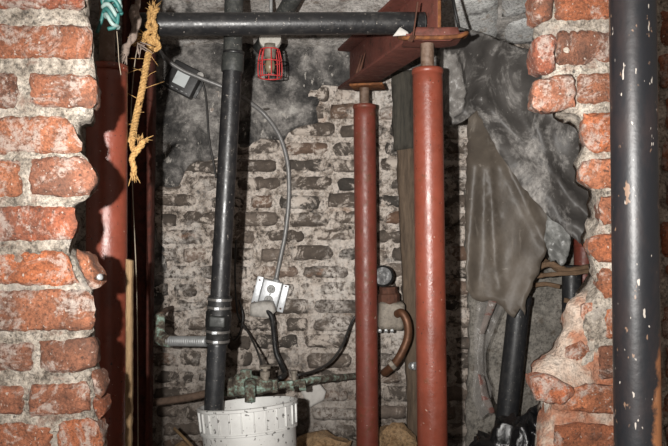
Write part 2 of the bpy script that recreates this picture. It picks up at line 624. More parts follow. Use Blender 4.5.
def slab(poly, d0, d1, step=4, jit=.8, rnd=6.0, rnd_d=.012, amp=.003, freq=30, reveal=0.0, seed=0, dfun=None, bstep=None, back_grow=0.0):
    """A solid block whose front outline is given in picture-scale units at its own distance d0, d1 deep.
    The rim is rounded, the faces are roughened. Returns a bmesh in world coordinates."""
    bnd = densify(poly, bstep or step, jit)
    v, f = fill2d(bnd, step)
    n = len(bnd)
    cx = sum(p.x for p in bnd) / n
    cy = sum(p.y for p in bnd) / n
    bm = bmesh.new()
    vs = []
    k = d0 / FPX
    for p in v:
        q = Vector((p.x, p.y))
        d = min(seg_dist(q, bnd[i], bnd[(i + 1) % n]) for i in range(n))
        t = max(0.0, 1 - d / rnd) if rnd else 0
        dep = d0 + rnd_d * (1 - math.sqrt(max(0, 1 - t * t)))
        if dfun:
            dep += dfun(q.x, q.y)
        w = P(q.x, q.y, d0)
        w = Vector((w.x, dep, w.z))
        nz = Vector((noise.noise(w * freq + Vector((seed, 0, 3))), noise.noise(w * freq + Vector((7, seed, 0))), noise.noise(w * freq + Vector((0, 5, seed)))))
        nz += .5 * Vector((noise.noise(w * freq * 2.3 + Vector((seed, 9, 3))), noise.noise(w * freq * 2.3 + Vector((7, seed, 9))), 0))
        w += Vector((nz.x * amp * .5, nz.y * amp, nz.z * amp * .5))
        vs.append(bm.verts.new(w))
    for t in f:
        try:
            bm.faces.new([vs[i] for i in t])
        except ValueError:
            pass
    bm.edges.ensure_lookup_table()
    loop = [e for e in bm.edges if e.is_boundary]
    # order boundary
    nxt = {}
    for e in loop:
        nxt.setdefault(e.verts[0], []).append(e.verts[1])
        nxt.setdefault(e.verts[1], []).append(e.verts[0])
    start = loop[0].verts[0]
    ring = [start]
    prev, cur = None, start
    while True:
        c = [q for q in nxt[cur] if q is not prev]
        prev, cur = cur, c[0]
        if cur is start or len(ring) > len(loop):
            break
        ring.append(cur)
    levels = 3
    prev_ring = ring
    for L in range(1, levels + 1):
        s = L / levels
        nr = []
        for q in ring:
            fwd = q.co.y
            w = Vector((q.co.x, fwd + (d1 - d0) * s, q.co.z))
            if back_grow:
                c0 = P(cx, cy, d0)
                dv = Vector((w.x - c0.x, 0, w.z - c0.z))
                w += dv * back_grow * s
            w += Vector((noise.noise(w * freq + Vector((1, seed, 8))), 0, noise.noise(w * freq + Vector((seed, 4, 8))))) * amp
            nr.append(bm.verts.new(w))
        m = len(ring)
        for i in range(m):
            bm.faces.new((prev_ring[i], prev_ring[(i + 1) % m], nr[(i + 1) % m], nr[i]))
        prev_ring = nr
    v2, _, f2, orig, _, _ = delaunay_2d_cdt([Vector((q.co.x, q.co.z)) for q in prev_ring], [], [list(range(len(prev_ring)))], 1, 1e-7)
    for t in f2:
        ids = [orig[i][0] for i in t if orig[i]]
        if len(set(ids)) == 3:
            try:
                bm.faces.new([prev_ring[i] for i in ids])
            except ValueError:
                pass
    return bm


def rock(bm, c, size, seed, sub=3, rough=.35, flat=True):
    r = bmesh.ops.create_icosphere(bm, subdivisions=sub, radius=1.0)
    for v in r['verts']:
        d = v.co.normalized()
        q = 1 + rough * noise.noise(d * 1.3 + Vector((seed, seed * .7, 0))) + rough * .5 * noise.noise(d * 3.1 + Vector((0, seed, seed))) + .06 * noise.noise(d * 8 + Vector((seed, 0, 0)))
        v.co = Vector((d.x * q * size[0], d.y * q * size[1], d.z * q * size[2]))
    lo = min(v.co.z for v in r['verts'])
    for v in r['verts']:
        if flat and v.co.z < lo * .75:
            v.co.z = lo * .75
        v.co += Vector(c)
    return bm


# ------------------------------------------------------------------ setting: shell of the cavity
BACK = 3.0
CEIL = 1.755


def ceil_z(y):
    return CEIL + .25 * (BACK - y)


bm = bmesh.new()
NX, NY = 60, 60
grid = []
for j in range(NY + 1):
    row = []
    for i in range(NX + 1):
        x = -1.35 + 2.75 * i / NX
        y = -0.2 + 3.3 * j / NY
        z = .012 * fbm((x * 5, y * 5, 0)) + (.05 * max(0, (y - 2.5) / .5) * (1 + .6 * noise.noise((x * 6, y * 6, 2))) if y > 2.5 else 0)
        row.append(bm.verts.new((x, y, z - .012)))
    grid.append(row)
for j in range(NY):
    for i in range(NX):
        bm.faces.new((grid[j][i], grid[j][i + 1], grid[j + 1][i + 1], grid[j + 1][i]))
struct(obj('floor', bm, 'dirt'))


def rough_plane(x0, x1, a0, a1, nx, na, fn, amp):
    bm = bmesh.new()
    g = []
    for j in range(na + 1):
        g.append([bm.verts.new(fn(x0 + (x1 - x0) * i / nx, a0 + (a1 - a0) * j / na)) for i in range(nx + 1)])
    for j in range(na):
        for i in range(nx):
            bm.faces.new((g[j][i], g[j][i + 1], g[j + 1][i + 1], g[j + 1][i]))
    return bm


bm = rough_plane(-1.35, 1.4, 1.14, 3.12, 90, 70, lambda x, y: Vector((x, y, ceil_z(y) + .022 * fbm((x * 7, y * 7, 1), 5) + (.008 if x > .35 else 0))), 0)
ceil = struct(obj('ceiling', bm, 'ceiling_plaster'))
# pale stone slabs bedded in the right half of the ceiling
slabs = [[(.36, 2.2), (.62, 2.2), (.60, 2.55), (.40, 2.62)], [(.63, 2.2), (.95, 2.2), (.98, 2.42), (.61, 2.54)],
         [(.40, 2.64), (.60, 2.57), (.70, 2.98), (.42, 2.98)], [(.61, 2.56), (.98, 2.44), (1.05, 2.7), (.66, 2.78)],
         [(.67, 2.80), (1.05, 2.72), (1.1, 2.98), (.71, 2.98)], [(.34, 1.8), (.60, 1.8), (.615, 2.18), (.345, 2.18)], [(.62, 1.8), (.98, 1.8), (.95, 2.18), (.63, 2.18)]]
for k, pl in enumerate(slabs):
    cx = sum(p[0] for p in pl) / 4
    cy = sum(p[1] for p in pl) / 4
    pl = [(cx + (p[0] - cx) * .975, cy + (p[1] - cy) * .97) for p in pl]
    bnd = densify(pl, .035, .004)
    v, f = fill2d(bnd, .035)
    bm = bmesh.new()
    n = len(bnd)
    vs = []
    tilt = random.uniform(-.03, .03)
    for p in v:
        d = min(seg_dist(p, bnd[i], bnd[(i + 1) % n]) for i in range(n))
        vs.append(bm.verts.new((p.x, p.y, ceil_z(p.y) - .012 + (p.x - cx) * tilt + .02 * max(0, 1 - d / .015) + .006 * fbm((p.x * 15, p.y * 15, k)))))
    for t in f:
        bm.faces.new([vs[i] for i in t])
    r = bmesh.ops.extrude_face_region(bm, geom=bm.faces[:])
    for g in r['geom']:
        if isinstance(g, bmesh.types.BMVert):
            g.co.z += .035
    obj('stone_slab', bm, 'pale_slab', ceil)

# back wall: mortar bed, bricks, tarred plaster
def wall_y(x, z):
    return BACK + .009 * fbm((x * 6, 0, z * 6), 4) + .010 * noise.noise((x * 26, 1, z * 26))


bm = rough_plane(-1.35, 1.4, -.03, CEIL + .03, 170, 120, lambda x, z: Vector((x, wall_y(x, z), z)), 0)
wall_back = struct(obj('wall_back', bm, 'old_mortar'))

CH = .0755
brick_meshes = []
for k in range(9):
    bm = bmesh.new()
    W, H, D = .198, .060, .05
    nx, nz = 8, 3
    g = []
    for j in range(nz + 1):
        row = []
        for i in range(nx + 1):
            u, w = i / nx - .5, j / nz - .5
            ed = max(abs(u) * 2, abs(w) * 2)
            y = -.5 * D + (.011 if ed > .99 else 0) + .009 * noise.noise((u * 6, k * 3.1, w * 3))
            cr = max(0, abs(u) * 2 - .72) / .28 * max(0, abs(w) * 2 - .3) / .7
            ex = (.012 * noise.noise((k * 2.3, w * 5, u * 9)) if abs(u) > .49 else 0) - (.006 * cr if u > 0 else -.006 * cr)
            ez = (.007 * noise.noise((u * 9, w * 3, k * 1.7)) if abs(w) > .49 else 0) - (.005 * cr if w > 0 else -.005 * cr)
            row.append(bm.verts.new((u * W + ex, y, w * H + ez)))
        g.append(row)
    for j in range(nz):
        for i in range(nx):
            bm.faces.new((g[j][i], g[j][i + 1], g[j + 1][i + 1], g[j + 1][i]))
    ring = [g[0][i] for i in range(nx + 1)] + [g[j][nx] for j in range(1, nz + 1)] + [g[nz][i] for i in range(nx - 1, -1, -1)] + [g[j][0] for j in range(nz - 1, 0, -1)]
    bk = [bm.verts.new((v.co.x, .5 * D, v.co.z)) for v in ring]
    for i in range(len(ring)):
        bm.faces.new((ring[i], bk[i], bk[(i + 1) % len(ring)], ring[(i + 1) % len(ring)]))
    bmesh.ops.recalc_face_normals(bm, faces=bm.faces[:])
    me = bpy.data.meshes.new('brick')
    bm.to_mesh(me)
    bm.free()
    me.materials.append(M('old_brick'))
    for p in me.polygons:
        p.use_smooth = True
    brick_meshes.append(me)

zc0 = CAMZ - (148 - 223) / FPX * BACK
zz = zc0 - 17 * CH
row = 0
while zz < CEIL - .02:
    if zz > -.01:
        x = -.98 + (.105 if row % 2 else 0) + random.uniform(-.03, .03)
        while x < .98:
            s = random.choice([1, 1, 1, 1, .5, .97])
            L = .198 * s + .013 + random.uniform(0, .008)
            cx = x + L * .5
            b = bpy.data.objects.new('brick', random.choice(brick_meshes))
            COL.objects.link(b)
            b.parent = wall_back
            prot = random.uniform(-.005, .014)
            b.location = (cx, BACK + .013 - prot, zz + random.uniform(-.006, .006))
            b.rotation_euler = (random.uniform(-.04, .04), random.uniform(-.03, .03), random.uniform(-.05, .05))
            b.scale = (s * random.uniform(.88, 1.0), 1, random.uniform(.82, 1.08))
            x += L
    zz += CH
    row += 1

# the coat of dark plaster left on the upper wall
coat = [(120, 36), (470, 36), (470, 70), (400, 74), (352, 84), (322, 84), (316, 108), (318, 122), (296, 128), (284, 140), (262, 138), (246, 150), (228, 150),
        (214, 158), (196, 160), (184, 172), (178, 186), (160, 186), (152, 192), (156, 240), (166, 252), (163, 300), (150, 320), (120, 320)]
bm = slab(coat, BACK - .026, BACK + .01, 8, 2.2, 4, .006, .007, 14, seed=3)
obj('plaster_coat', bm, 'tarred_plaster', wall_back, label='dark tarred plaster coat left on the top of the wall')

# inner side walls of the cavity
bm = rough_plane(1.2, 3.1, -.03, CEIL + .48, 40, 40, lambda y, z: Vector((-1.12 + .012 * fbm((y * 6, z * 6, 3)), y, z)), 0)
struct(obj('wall_far_left', bm, 'concrete'))
bm = rough_plane(1.2, 3.1, -.03, CEIL + .48, 40, 40, lambda y, z: Vector((1.18 + .012 * fbm((y * 6, z * 6, 5)), y, z)), 0)
struct(obj('wall_far_right', bm, 'concrete'))
# parged concrete face, right of the brick of the back wall
par = [(466, 190), (640, 190), (640, 470), (466, 470), (470, 330)]
obj('concrete_facing', slab(par, BACK - .05, BACK + .01, 9, 1.5, 5, .006, .006, 12, seed=5), 'concrete', wall_back, label='grey parged facing behind the pipes')

# ------------------------------------------------------------------ near brick wall, left of the broken opening
ND = 1.15


def rect(x0, x1, y0, y1, e=None):
    r = 3.0
    p = [(x0 + r, y0), (x1 - r, y0 + random.uniform(-1, 1)), (x1, y0 + r), (x1 + random.uniform(-1, 1), y1 - r), (x1 - r, y1), (x0 + r, y1 + random.uniform(-1, 1)), (x0, y1 - r), (x0, y0 + r)]
    return p


def near_brick(poly, parent, proud=.0, seed=0, amp=.0035, deep=.055, grow=-.20, mat='near_brick', label=None, rnd=3.6):
    return obj('brick', slab(poly, ND - proud, ND - proud + deep, 4.2, 1.0, rnd, .007, amp, 34, seed=seed, back_grow=grow), mat, parent, label=label, auto=48)


left_edge = [(82, -500), (80, -300), (86, -160), (82, -80), (84, -20), (80, 10), (88, 22), (90, 60), (92, 70), (91, 108), (90, 113), (72, 118), (76, 150), (84, 158), (86, 196), (70, 205), (68, 240), (66, 250), (80, 286),
             (90, 292), (92, 332), (86, 338), (90, 378), (92, 420), (97, 446), (98, 520), (100, 560), (104, 640), (98, 740), (102, 828)]
mort = [(-130, -500)] + left_edge + [(-130, 828)]
bm = slab(mort, ND + .006, ND + .075, 9, 2.6, 5, .012, .009, 26, seed=1, bstep=6, back_grow=-.10)
wall_left = struct(obj('wall_left', bm, 'near_mortar'))
L = [rect(-60, 83, -34, 8), rect(-95, -66, 22, 57),
     [(-58, 22), (60, 23), (86, 25), (90, 30), (91, 50), (89, 57), (40, 57), (-40, 57), (-60, 55)],
     rect(-62, 15, 73, 107), [(29, 73), (88, 74), (94, 80), (94, 103), (90, 108), (40, 107), (28, 102), (27, 80)],
     [(-20, 116), (55, 115), (66, 118), (74, 128), (80, 142), (80, 150), (70, 153), (-20, 154)],
     rect(-64, 19, 159, 196), [(29, 158), (80, 156), (90, 164), (94, 172), (93, 186), (88, 195), (60, 197), (30, 194), (26, 180)],
     [(-22, 206), (60, 206), (74, 208), (76, 222), (72, 238), (40, 241), (-22, 241)],
     [(-40, 251), (60, 251), (66, 256), (72, 270), (78, 284), (60, 286), (-40, 284)],
     [(-48, 292), (60, 290), (84, 291), (92, 297), (94, 320), (90, 330), (20, 332), (-48, 331)],
     rect(-60, 32, 343, 371), [(37, 342), (70, 340), (90, 339), (95, 350), (93, 366), (80, 372), (50, 375), (38, 370)],
     rect(-50, 22, 386, 415), [(30, 386), (70, 384), (84, 383), (88, 392), (88, 412), (60, 417), (30, 418), (26, 404)],
     rect(-70, 52, 424, 460), [(57, 422), (84, 419), (96, 424), (101, 436), (101, 460), (57, 462)],
     rect(-100, 20, -78, -42), rect(26, 82, -78, -42), rect(-40, 40, 470, 505), rect(46, 98, 470, 505), rect(-100, 40, 514, 550), rect(46, 100, 514, 550),
     rect(-118, -66, 116, 154), rect(-118, -28, 206, 241), rect(-118, -46, 251, 284), rect(-118, -54, 292, 331), rect(-118, -66, 343, 371), rect(-118, -56, 386, 415), rect(-118, -68, 73, 107), rect(-118, -70, 159, 196)]
for j, y in enumerate(list(range(-490, -85, 45)) + list(range(558, 790, 45))):
    x = -122 - (40 if j % 2 else 0)
    while x < 60:
        x1 = min(x + 98, 86 + random.uniform(-6, 10))
        L.append(rect(max(x, -126), x1, y, y + 35))
        x += 106
for k, p in enumerate(L):
    near_brick(p, wall_left, random.uniform(-.001, .004), seed=k + 11, amp=.0045)
# split-off flakes along the torn edge
for k, p in enumerate([[(75, 249), (84, 254), (90, 266), (97, 280), (97, 288), (90, 290), (84, 280), (78, 266), (74, 256)],
                       [(90, 372), (96, 376), (101, 390), (99, 398), (94, 396), (92, 386), (89, 378)],
                       [(93, 398), (100, 402), (101, 416), (97, 420), (93, 414), (91, 404)],
                       ]):
    near_brick(p, wall_left, -.006, seed=k + 51, deep=.05, rnd=3)
t = tag(obj('bolt', lathe(bmesh.new(), [(.0028, 0), (.0028, .014), (.0055, .014), (.0055, .019), (.002, .020)], 10, along(P(94, 279, 1.165), P(100, 277, 1.155))), 'galvanised', None),
        'small zinc bolt stuck in the crack of the left brick edge', 'bolt')

# near brick wall, right of the opening
right_edge = [(538, -500), (545, -300), (536, -180), (540, -80), (534, -10), (536, 14), (548, 24), (544, 32), (552, 60), (545, 72), (550, 84), (560, 106), (578, 112), (586, 124), (588, 140), (584, 160), (590, 186), (598, 194), (601, 222),
              (594, 236), (596, 262), (600, 270), (601, 296), (592, 310), (585, 330), (578, 350), (566, 370), (556, 390), (548, 405), (545, 440), (540, 470), (538, 560), (534, 640), (540, 740), (536, 828)]
mort = [(790, -500)] + [(790, 828)] + right_edge[::-1]
bm = slab(mort, ND + .006, ND + .085, 9, 2.6, 5, .012, .009, 26, seed=2, bstep=6, back_grow=-.10)
wall_right = struct(obj('wall_right', bm, 'near_mortar'))
R = [rect(556, 650, -24, 18), [(534, -10), (552, -12), (555, 0), (554, 16), (545, 20), (536, 16), (533, 2)],
     rect(558, 655, 29, 65), [(538, 36), (552, 33), (557, 40), (556, 68), (548, 73), (540, 70), (536, 52)],
     [(536, 80), (556, 74), (573, 74), (577, 80), (576, 106), (560, 111), (540, 111), (534, 106), (533, 92)], rect(579, 660, 73, 104),
     [(585, 113), (600, 111), (660, 112), (660, 150), (596, 152), (588, 146), (583, 130)],
     [(584, 161), (600, 158), (660, 158), (660, 187), (592, 188), (582, 180), (580, 170)],
     [(604, 196), (660, 195), (660, 225), (606, 225), (601, 218), (601, 204)],
     [(594, 236), (606, 233), (660, 234), (660, 261), (600, 263), (591, 254), (590, 244)],
     [(604, 268), (660, 268), (660, 298), (606, 299), (601, 290), (601, 276)],
     rect(606, 660, 306, 340), rect(600, 660, 346, 380),
     rect(662, 760, 8, 44), rect(662, 720, 52, 88), rect(668, 770, 96, 130), rect(664, 720, 138, 172), rect(668, 770, 180, 214), rect(664, 730, 222, 256), rect(668, 770, 264, 298), rect(664, 725, 306, 340), rect(668, 770, 346, 380), rect(664, 725, 388, 418), rect(668, 770, 426, 462),
     rect(664, 770, -40, -2), rect(560, 655, -72, -32)]
for j, y in enumerate(list(range(-490, -85, 45)) + list(range(468, 790, 45))):
    x = 785 + (40 if j % 2 else 0)
    while x > 575:
        x0 = max(x - 98, 548 + random.uniform(-10, 8))
        R.append(rect(x0, min(x, 786), y, y + 35))
        x -= 106
for k, p in enumerate(R):
    near_brick(p, wall_right, random.uniform(-.001, .004), seed=k + 81, amp=.0045)
# broken, sloping heap of brick core at the foot of the edge
core = [(603, 294), (596, 296), (586, 304), (580, 314), (579, 330), (570, 346), (566, 356), (552, 366), (540, 374), (536, 384), (548, 402), (552, 412), (546, 430), (540, 450), (542, 475), (660, 475), (660, 300)]
bm = slab(core, ND - .012, ND + .06, 5, 1.6, 14, .022, .012, 18, seed=6, back_grow=-.22, dfun=lambda x, y: max(0, (400 - y)) * .0005 - .012 * max(0, noise.noise((x * .06, y * .08, 1))))
obj('rubble_core', bm, 'rubble_core', wall_right, label='sloping mass of broken brick and lime mortar')
for k, (p, pr) in enumerate([([(535, 380), (546, 375), (560, 380), (574, 388), (576, 398), (566, 405), (548, 405), (538, 401), (534, 392)], .040),
                             ([(566, 392), (590, 386), (625, 388), (660, 390), (660, 414), (590, 415), (572, 412), (564, 404)], .028),
                             ([(556, 428), (576, 424), (620, 427), (660, 428), (660, 466), (560, 466), (554, 446)], .026),
                             ([(569, 348), (582, 341), (594, 344), (596, 352), (584, 362), (572, 366), (566, 358)], -.006),
                             ([(584, 306), (594, 304), (600, 312), (598, 324), (588, 326), (582, 316)], -.010)]):
    near_brick(p, wall_right, pr, seed=k + 131, amp=.006, deep=.06, rnd=8)

# ------------------------------------------------------------------ foreground pipe on the right
t = thing('drain_pipe', 'thick black pipe with chipped paint, closest to us in front of the right brick edge', 'pipe', (.43, 1.0, 0))
a = P(632.5, 0, 1.0)
b = P(637.5, 446, 1.0)
dr = (b - a) / (b.z - a.z)
top = a + dr * (ceil_z(1.25) - .01 - a.z)
bot = a + dr * (0 - a.z)
n = 40
pts = [bot.lerp(top, i / n) for i in range(n + 1)]
obj('pipe_barrel', tube(bmesh.new(), pts, .0318, 40, wob=.006), 'chipped_black_paint', t)
obj('floor_collar', lathe(bmesh.new(), [(.033, 0), (.06, 0), (.06, .006), (.045, .014), (.033, .016)], 36, Matrix.Translation(bot), False), 'dusty_iron', t)

# ------------------------------------------------------------------ beam and adjustable posts
BF = Vector((.300, 2.0))
BB = Vector((.070, 2.87))
ZB, ZT = 1.545, 1.712
bd = (BB - BF)
blen = bd.length
bdir = bd.normalized()
bmx = Matrix.Translation((BF.x, BF.y, 0)) @ Matrix(((bdir.x, bdir.y, 0, 0), (bdir.y, -bdir.x, 0, 0), (0, 0, -1, 0), (0, 0, 0, 1)))


def bx(s0, s1, w0, w1, z0, z1, bev=.002):
    # s along the beam from the near end, w across it
    nrm = Vector((-bdir.y, bdir.x))
    bm = bmesh.new()
    c = BF + bdir * (s0 + s1) / 2 + nrm * (w0 + w1) / 2
    m = Matrix.Translation((c.x, c.y, (z0 + z1) / 2)) @ Matrix.Rotation(math.atan2(bdir.y, bdir.x), 4, 'Z')
    return box(bm, (s1 - s0, w1 - w0, z1 - z0), m, bev)


t = thing('steel_beam', 'rusty dark red steel beam running back under the ceiling, carried by two posts', 'beam', (BF.x, BF.y, ZB))
obj('web', bx(0, blen, -.006, .006, ZB + .010, ZT - .010), 'beam_red', t)
obj('flange', bx(0, blen, -.058, .058, ZB, ZB + .0105), 'beam_red', t)
obj('flange', bx(0, blen, -.058, .058, ZT - .0105, ZT), 'beam_red', t)
obj('rust_lip', bx(-.004, .004, -.006, .004, ZB + .011, ZT - .011, .003), 'orange_rust', t, label='orange rusted end of the beam web')
for s in (.62, .66):
    bm = bmesh.new()
    c = BF + bdir * s + Vector((-bdir.y, bdir.x)) * .05
    tube(bm, [(c.x, c.y, ZB + .008), (c.x + .022, c.y - .005, ZB + .085)], [.007, .001], 6)
    obj('cut_tab', bm, 'rust_steel', t, smooth=False)


def post(name, label, pxt, yt, pxb, d, rod, r, mat, plate_fn, tilt=0):
    """adjustable jack post; top of tube at pixel row yt; lean given by its two picture columns"""
    a = P(pxt, yt, d)
    b = P(pxb, 446, d)
    dr = (b - a) / (b.z - a.z)
    base = a + dr * (0 - a.z)
    t = thing(name, label, 'post', (base.x, base.y, 0), None)
    n = 30
    obj('base_plate', box(bmesh.new(), (.15, .15, .010), Matrix.Translation((base.x, base.y, .005)), .002), 'rust_steel', t)
    foot = a + dr * (.011 - a.z)
    up = a - dr * 0.0
    tb = obj('tube', tube(bmesh.new(), [foot.lerp(up, i / n) for i in range(n + 1)], r, 36, wob=.004), mat, t)
    bm = bmesh.new()
    lathe(bm, [(r * .62, .0), (r * 1.03, 0), (r * 1.05, -.008), (r * 1.02, -.017)][::-1], 36, Matrix.Translation(up), True)
    obj('tube_collar', bm, mat, tb)
    ztop = ZB - .0125
    scr = up + Vector((0, 0, .0))
    top = Vector((up.x + (up.x - foot.x) * .05, up.y, ztop))
    bm = bmesh.new()
    m = 40
    pp = [scr.lerp(top, i / m) for i in range(m + 1)]
    tube(bm, pp, [rod * (1.0 if i % 2 else .93) for i in range(m + 1)], 18)
    obj('screw_rod', bm, 'screw_steel', t)
    plate_fn(t, top)
    return t


def front_plate(t, top):
    # dished head plate with curled rusty lips
    bm = bmesh.new()
    w, l = .082, .065
    g = []
    for j in range(9):
        row = []
        for i in range(13):
            u, v = i / 6 - 1, j / 4 - 1
            z = .014 * (abs(u) ** 3) * (1 if u > 0 else .3) + .010 * max(0, abs(v) - .6)
            row.append(bm.verts.new((top.x + .012 + u * w, top.y - .012 + v * l, ZB - .0125 - .006 + z * .5)))
        g.append(row)
    for j in range(8):
        for i in range(12):
            bm.faces.new((g[j][i], g[j][i + 1], g[j + 1][i + 1], g[j + 1][i]))
    r = bmesh.ops.extrude_face_region(bm, geom=bm.faces[:])
    for q in r['geom']:
        if isinstance(q, bmesh.types.BMVert):
            q.co.z += .006
    pl = obj('head_plate', bm, 'beam_red', t, auto=40)
    obj('saddle_face', slab([(417, 27), (458, 27), (461, 36), (450, 41), (412, 40), (409, 35)], top.y - .012 - l - .002, top.y - .012 - l + .006, 5, .3, 2, .001, .001, 20), 'beam_red', pl)
    bm = bmesh.new()
    x0, x1 = top.x + .012 - w, top.x + .012 + w
    y0 = top.y - .012 - l
    z = ZB - .0135
    tube(bm, smooth_path([(x0 - .012, y0 + .09, z + .020), (x0 - .006, y0 + .03, z), (x0 + .02, y0 - .002, z - .006), (top.x, y0 - .006, z - .008), (x1 - .02, y0 - .003, z - .004), (x1 + .012, y0 + .02, z + .012), (x1 + .014, y0 + .09, z + .018)], 5), .0062, 8, wob=.3)
    obj('bent_lip', bm, 'orange_rust', pl, label='orange rusted curled lip of the plate')


def rear_plate(t, top):
    bm = bmesh.new()
    box(bm, (.13, .12, .009), Matrix.Translation((top.x + .015, top.y, ZB - .008)) @ Matrix.Rotation(-.2, 4, 'Z'), .002)
    obj('head_plate', bm, 'orange_rust', t)


post('steel_post', 'nearer and thicker-looking red oxide jack post under the beam front', 427.5, 69, 432.5, 2.06, .0205, .0443, 'red_oxide', front_plate)
post('steel_post', 'further and thinner-looking red oxide jack post under the beam back', 364.5, 105, 367.5, 2.76, .0205, .0440, 'red_oxide_worn', rear_plate)

# strap hooked over the beam's flange, and a rod behind it
bm = bmesh.new()
pts = [P(417.5, 3, 1.955), P(413, 36, 1.955), P(410, 41, 1.965)]
for w in (0,):
    for a, b in zip(pts, pts[1:]):
        mm = along(a, b)
        ln = (b - a).length
        box(bm, (.016, .004, ln + .003), mm @ Matrix.Translation((0, 0, ln / 2)), .001)
tag(obj('strap_hook', bm, 'rust_steel', None, False), 'narrow flat rusty strap standing by the end of the black pipe', 'strap')
bm = tube(bmesh.new(), [P(452, -6, 2.13), P(455, 10, 2.13), P(459, 28, 2.13)], .0052, 8)
tag(obj('iron_rod', bm, 'rubber_black'), 'short dark rod sloping behind the beam end, against the pale slabs', 'rod')

# ------------------------------------------------------------------ horizontal pipe
t = thing('horizontal_pipe', 'horizontal black plastic pipe running across the top to the beam', 'pipe', P(137, 27, 2.06))
a, b = P(137, 24.5, 1.94), P(423, 23, 2.06)
bm = bmesh.new()
tube(bm, [a.lerp(b, i / 24) for i in range(25)], .0318, 32, caps=False)
tube(bm, [a.lerp(b, i / 24) for i in range(25)], .0272, 32, caps=False)
# ring ends
obj('pipe_barrel', bm, 'abs_black', t)
for e, s in ((a, 1), (b, -1)):
    bm = bmesh.new()
    m = along(e, e + (b - a) * s)
    lathe(bm, [(.0272, .001), (.0318, .001), (.0322, -.001), (.0268, -.001)], 32, m, False)
    bm2 = lathe(bmesh.new(), [(.0005, .03), (.0272, .03)], 32, m, False)
    obj('pipe_plug', bm2, 'dusty_iron', t)
    obj('pipe_end', bm, 'dusty_iron', t)
bm = slab([(393, 36), (400, 27), (408, 32), (409, 35)], 2.022, 2.026, 3, 0, 0, 0, 0, 1)
tag(obj('paper_scrap', bm, 'white_card'), 'small white torn triangle stuck low on the horizontal black pipe', 'scrap')

# ------------------------------------------------------------------ vertical drain
t = thing('waste_pipe', 'tall black waste pipe dropping into the white bucket', 'pipe', P(216, 420, 2.24))
VD = 2.24
cl = lambda y: P(233.2 - (y - 55) * .0555, y, VD)
obj('pipe_barrel', tube(bmesh.new(), [cl(y) for y in range(58, 320, 12)] + [cl(318)], .0305, 32, wob=.003), 'abs_black', t)
bm = bmesh.new()
lathe(bm, [(.030, 0), (.0345, 0), (.0355, .004), (.0355, .052), (.033, .056), (.028, .056)], 32, along(cl(72), cl(50)))
lathe(bm, [(.033, .054), (.030, .062), (.030, .30)], 28, along(cl(72), P(234.6, -30, VD)))
up = obj('upper_pipe', bm, 'dusty_iron', t, auto=40)
bm = lathe(bmesh.new(), [(.031, 0), (.034, .0), (.034, .010), (.031, .010)], 28, along(P(233.6, 55, VD), P(234, 40, VD)), False)
obj('collar_ring', bm, 'abs_black', up)
# rubber coupling with band clamps
A, B = cl(296), cl(372)
m = along(A, B)
ln = (B - A).length
obj('coupling', lathe(bmesh.new(), [(.029, 0), (.037, 0), (.037, .045), (.041, .052), (.041, .098), (.037, .105), (.037, .152), (.030, .152)], 32, m), 'rubber_black', t, auto=40)
for z in (.010, .036, .112, .142):
    r = .0375
    bm = lathe(bmesh.new(), [(r, -.004), (r + .0018, -.004), (r + .0018, .004), (r, .004)], 32, m @ Matrix.Translation((0, 0, z)), False)
    c = obj('band_clamp', bm, 'clamp_steel', t, auto=40)
    q = m @ Vector((0, 0, z))
    q += Vector((.006 * math.sin(z * 90), -r - .003, 0))
    bm = bmesh.new()
    box(bm, (.017, .012, .010), Matrix.Translation(q), .002)
    obj('clamp_screw', bm, 'bright_zinc', c)
bm = box(bmesh.new(), (.050, .022, .034), Matrix.Translation(m @ Vector((0, 0, .076)) + Vector((.004, -.045, 0))) @ Matrix.Rotation(.06, 4, 'Y'), .005, 3)
obj('clamp_housing', bm, 'dusty_iron', t, auto=35)
obj('lower_pipe', tube(bmesh.new(), [cl(338 + i * 8) for i in range(11)], .0305, 28, wob=.01), 'leaning_black', t)

# threaded nipple and verdigris elbow left of the coupling
t = thing('threaded_nipple', 'grey threaded pipe stub with a green verdigris elbow left of the waste pipe coupling', 'fitting', P(185, 341, 2.30))
a, b = P(206, 341.5, 2.245), P(168, 341, 2.32)
k = 70
obj('threaded_pipe', tube(bmesh.new(), [a.lerp(b, i / k) for i in range(k + 1)], [.0155 + (.0016 if i % 4 < 2 else -.0008) for i in range(k + 1)], 16), 'galvanised', t)
bm = bmesh.new()
tube(bm, smooth_path([P(171, 341, 2.32), P(164, 340, 2.34), P(160, 336, 2.36), P(160, 326, 2.37), P(160.5, 314, 2.38)], 5), [.021, .021, .021, .022, .022, .022, .023, .023, .023, .022, .021, .020, .018, .0165, .0165, .016, .016, .016, .016, .016, .016], 18, wob=.1)
obj('elbow', bm, 'copper_patina', t)
bm = tube(bmesh.new(), smooth_path([P(160.5, 316, 2.38), P(166, 310, 2.6), P(172, 308, 2.97)], 6), .010, 10, wob=.2)
obj('wall_bracket', bm, 'rusty_pipe', t)

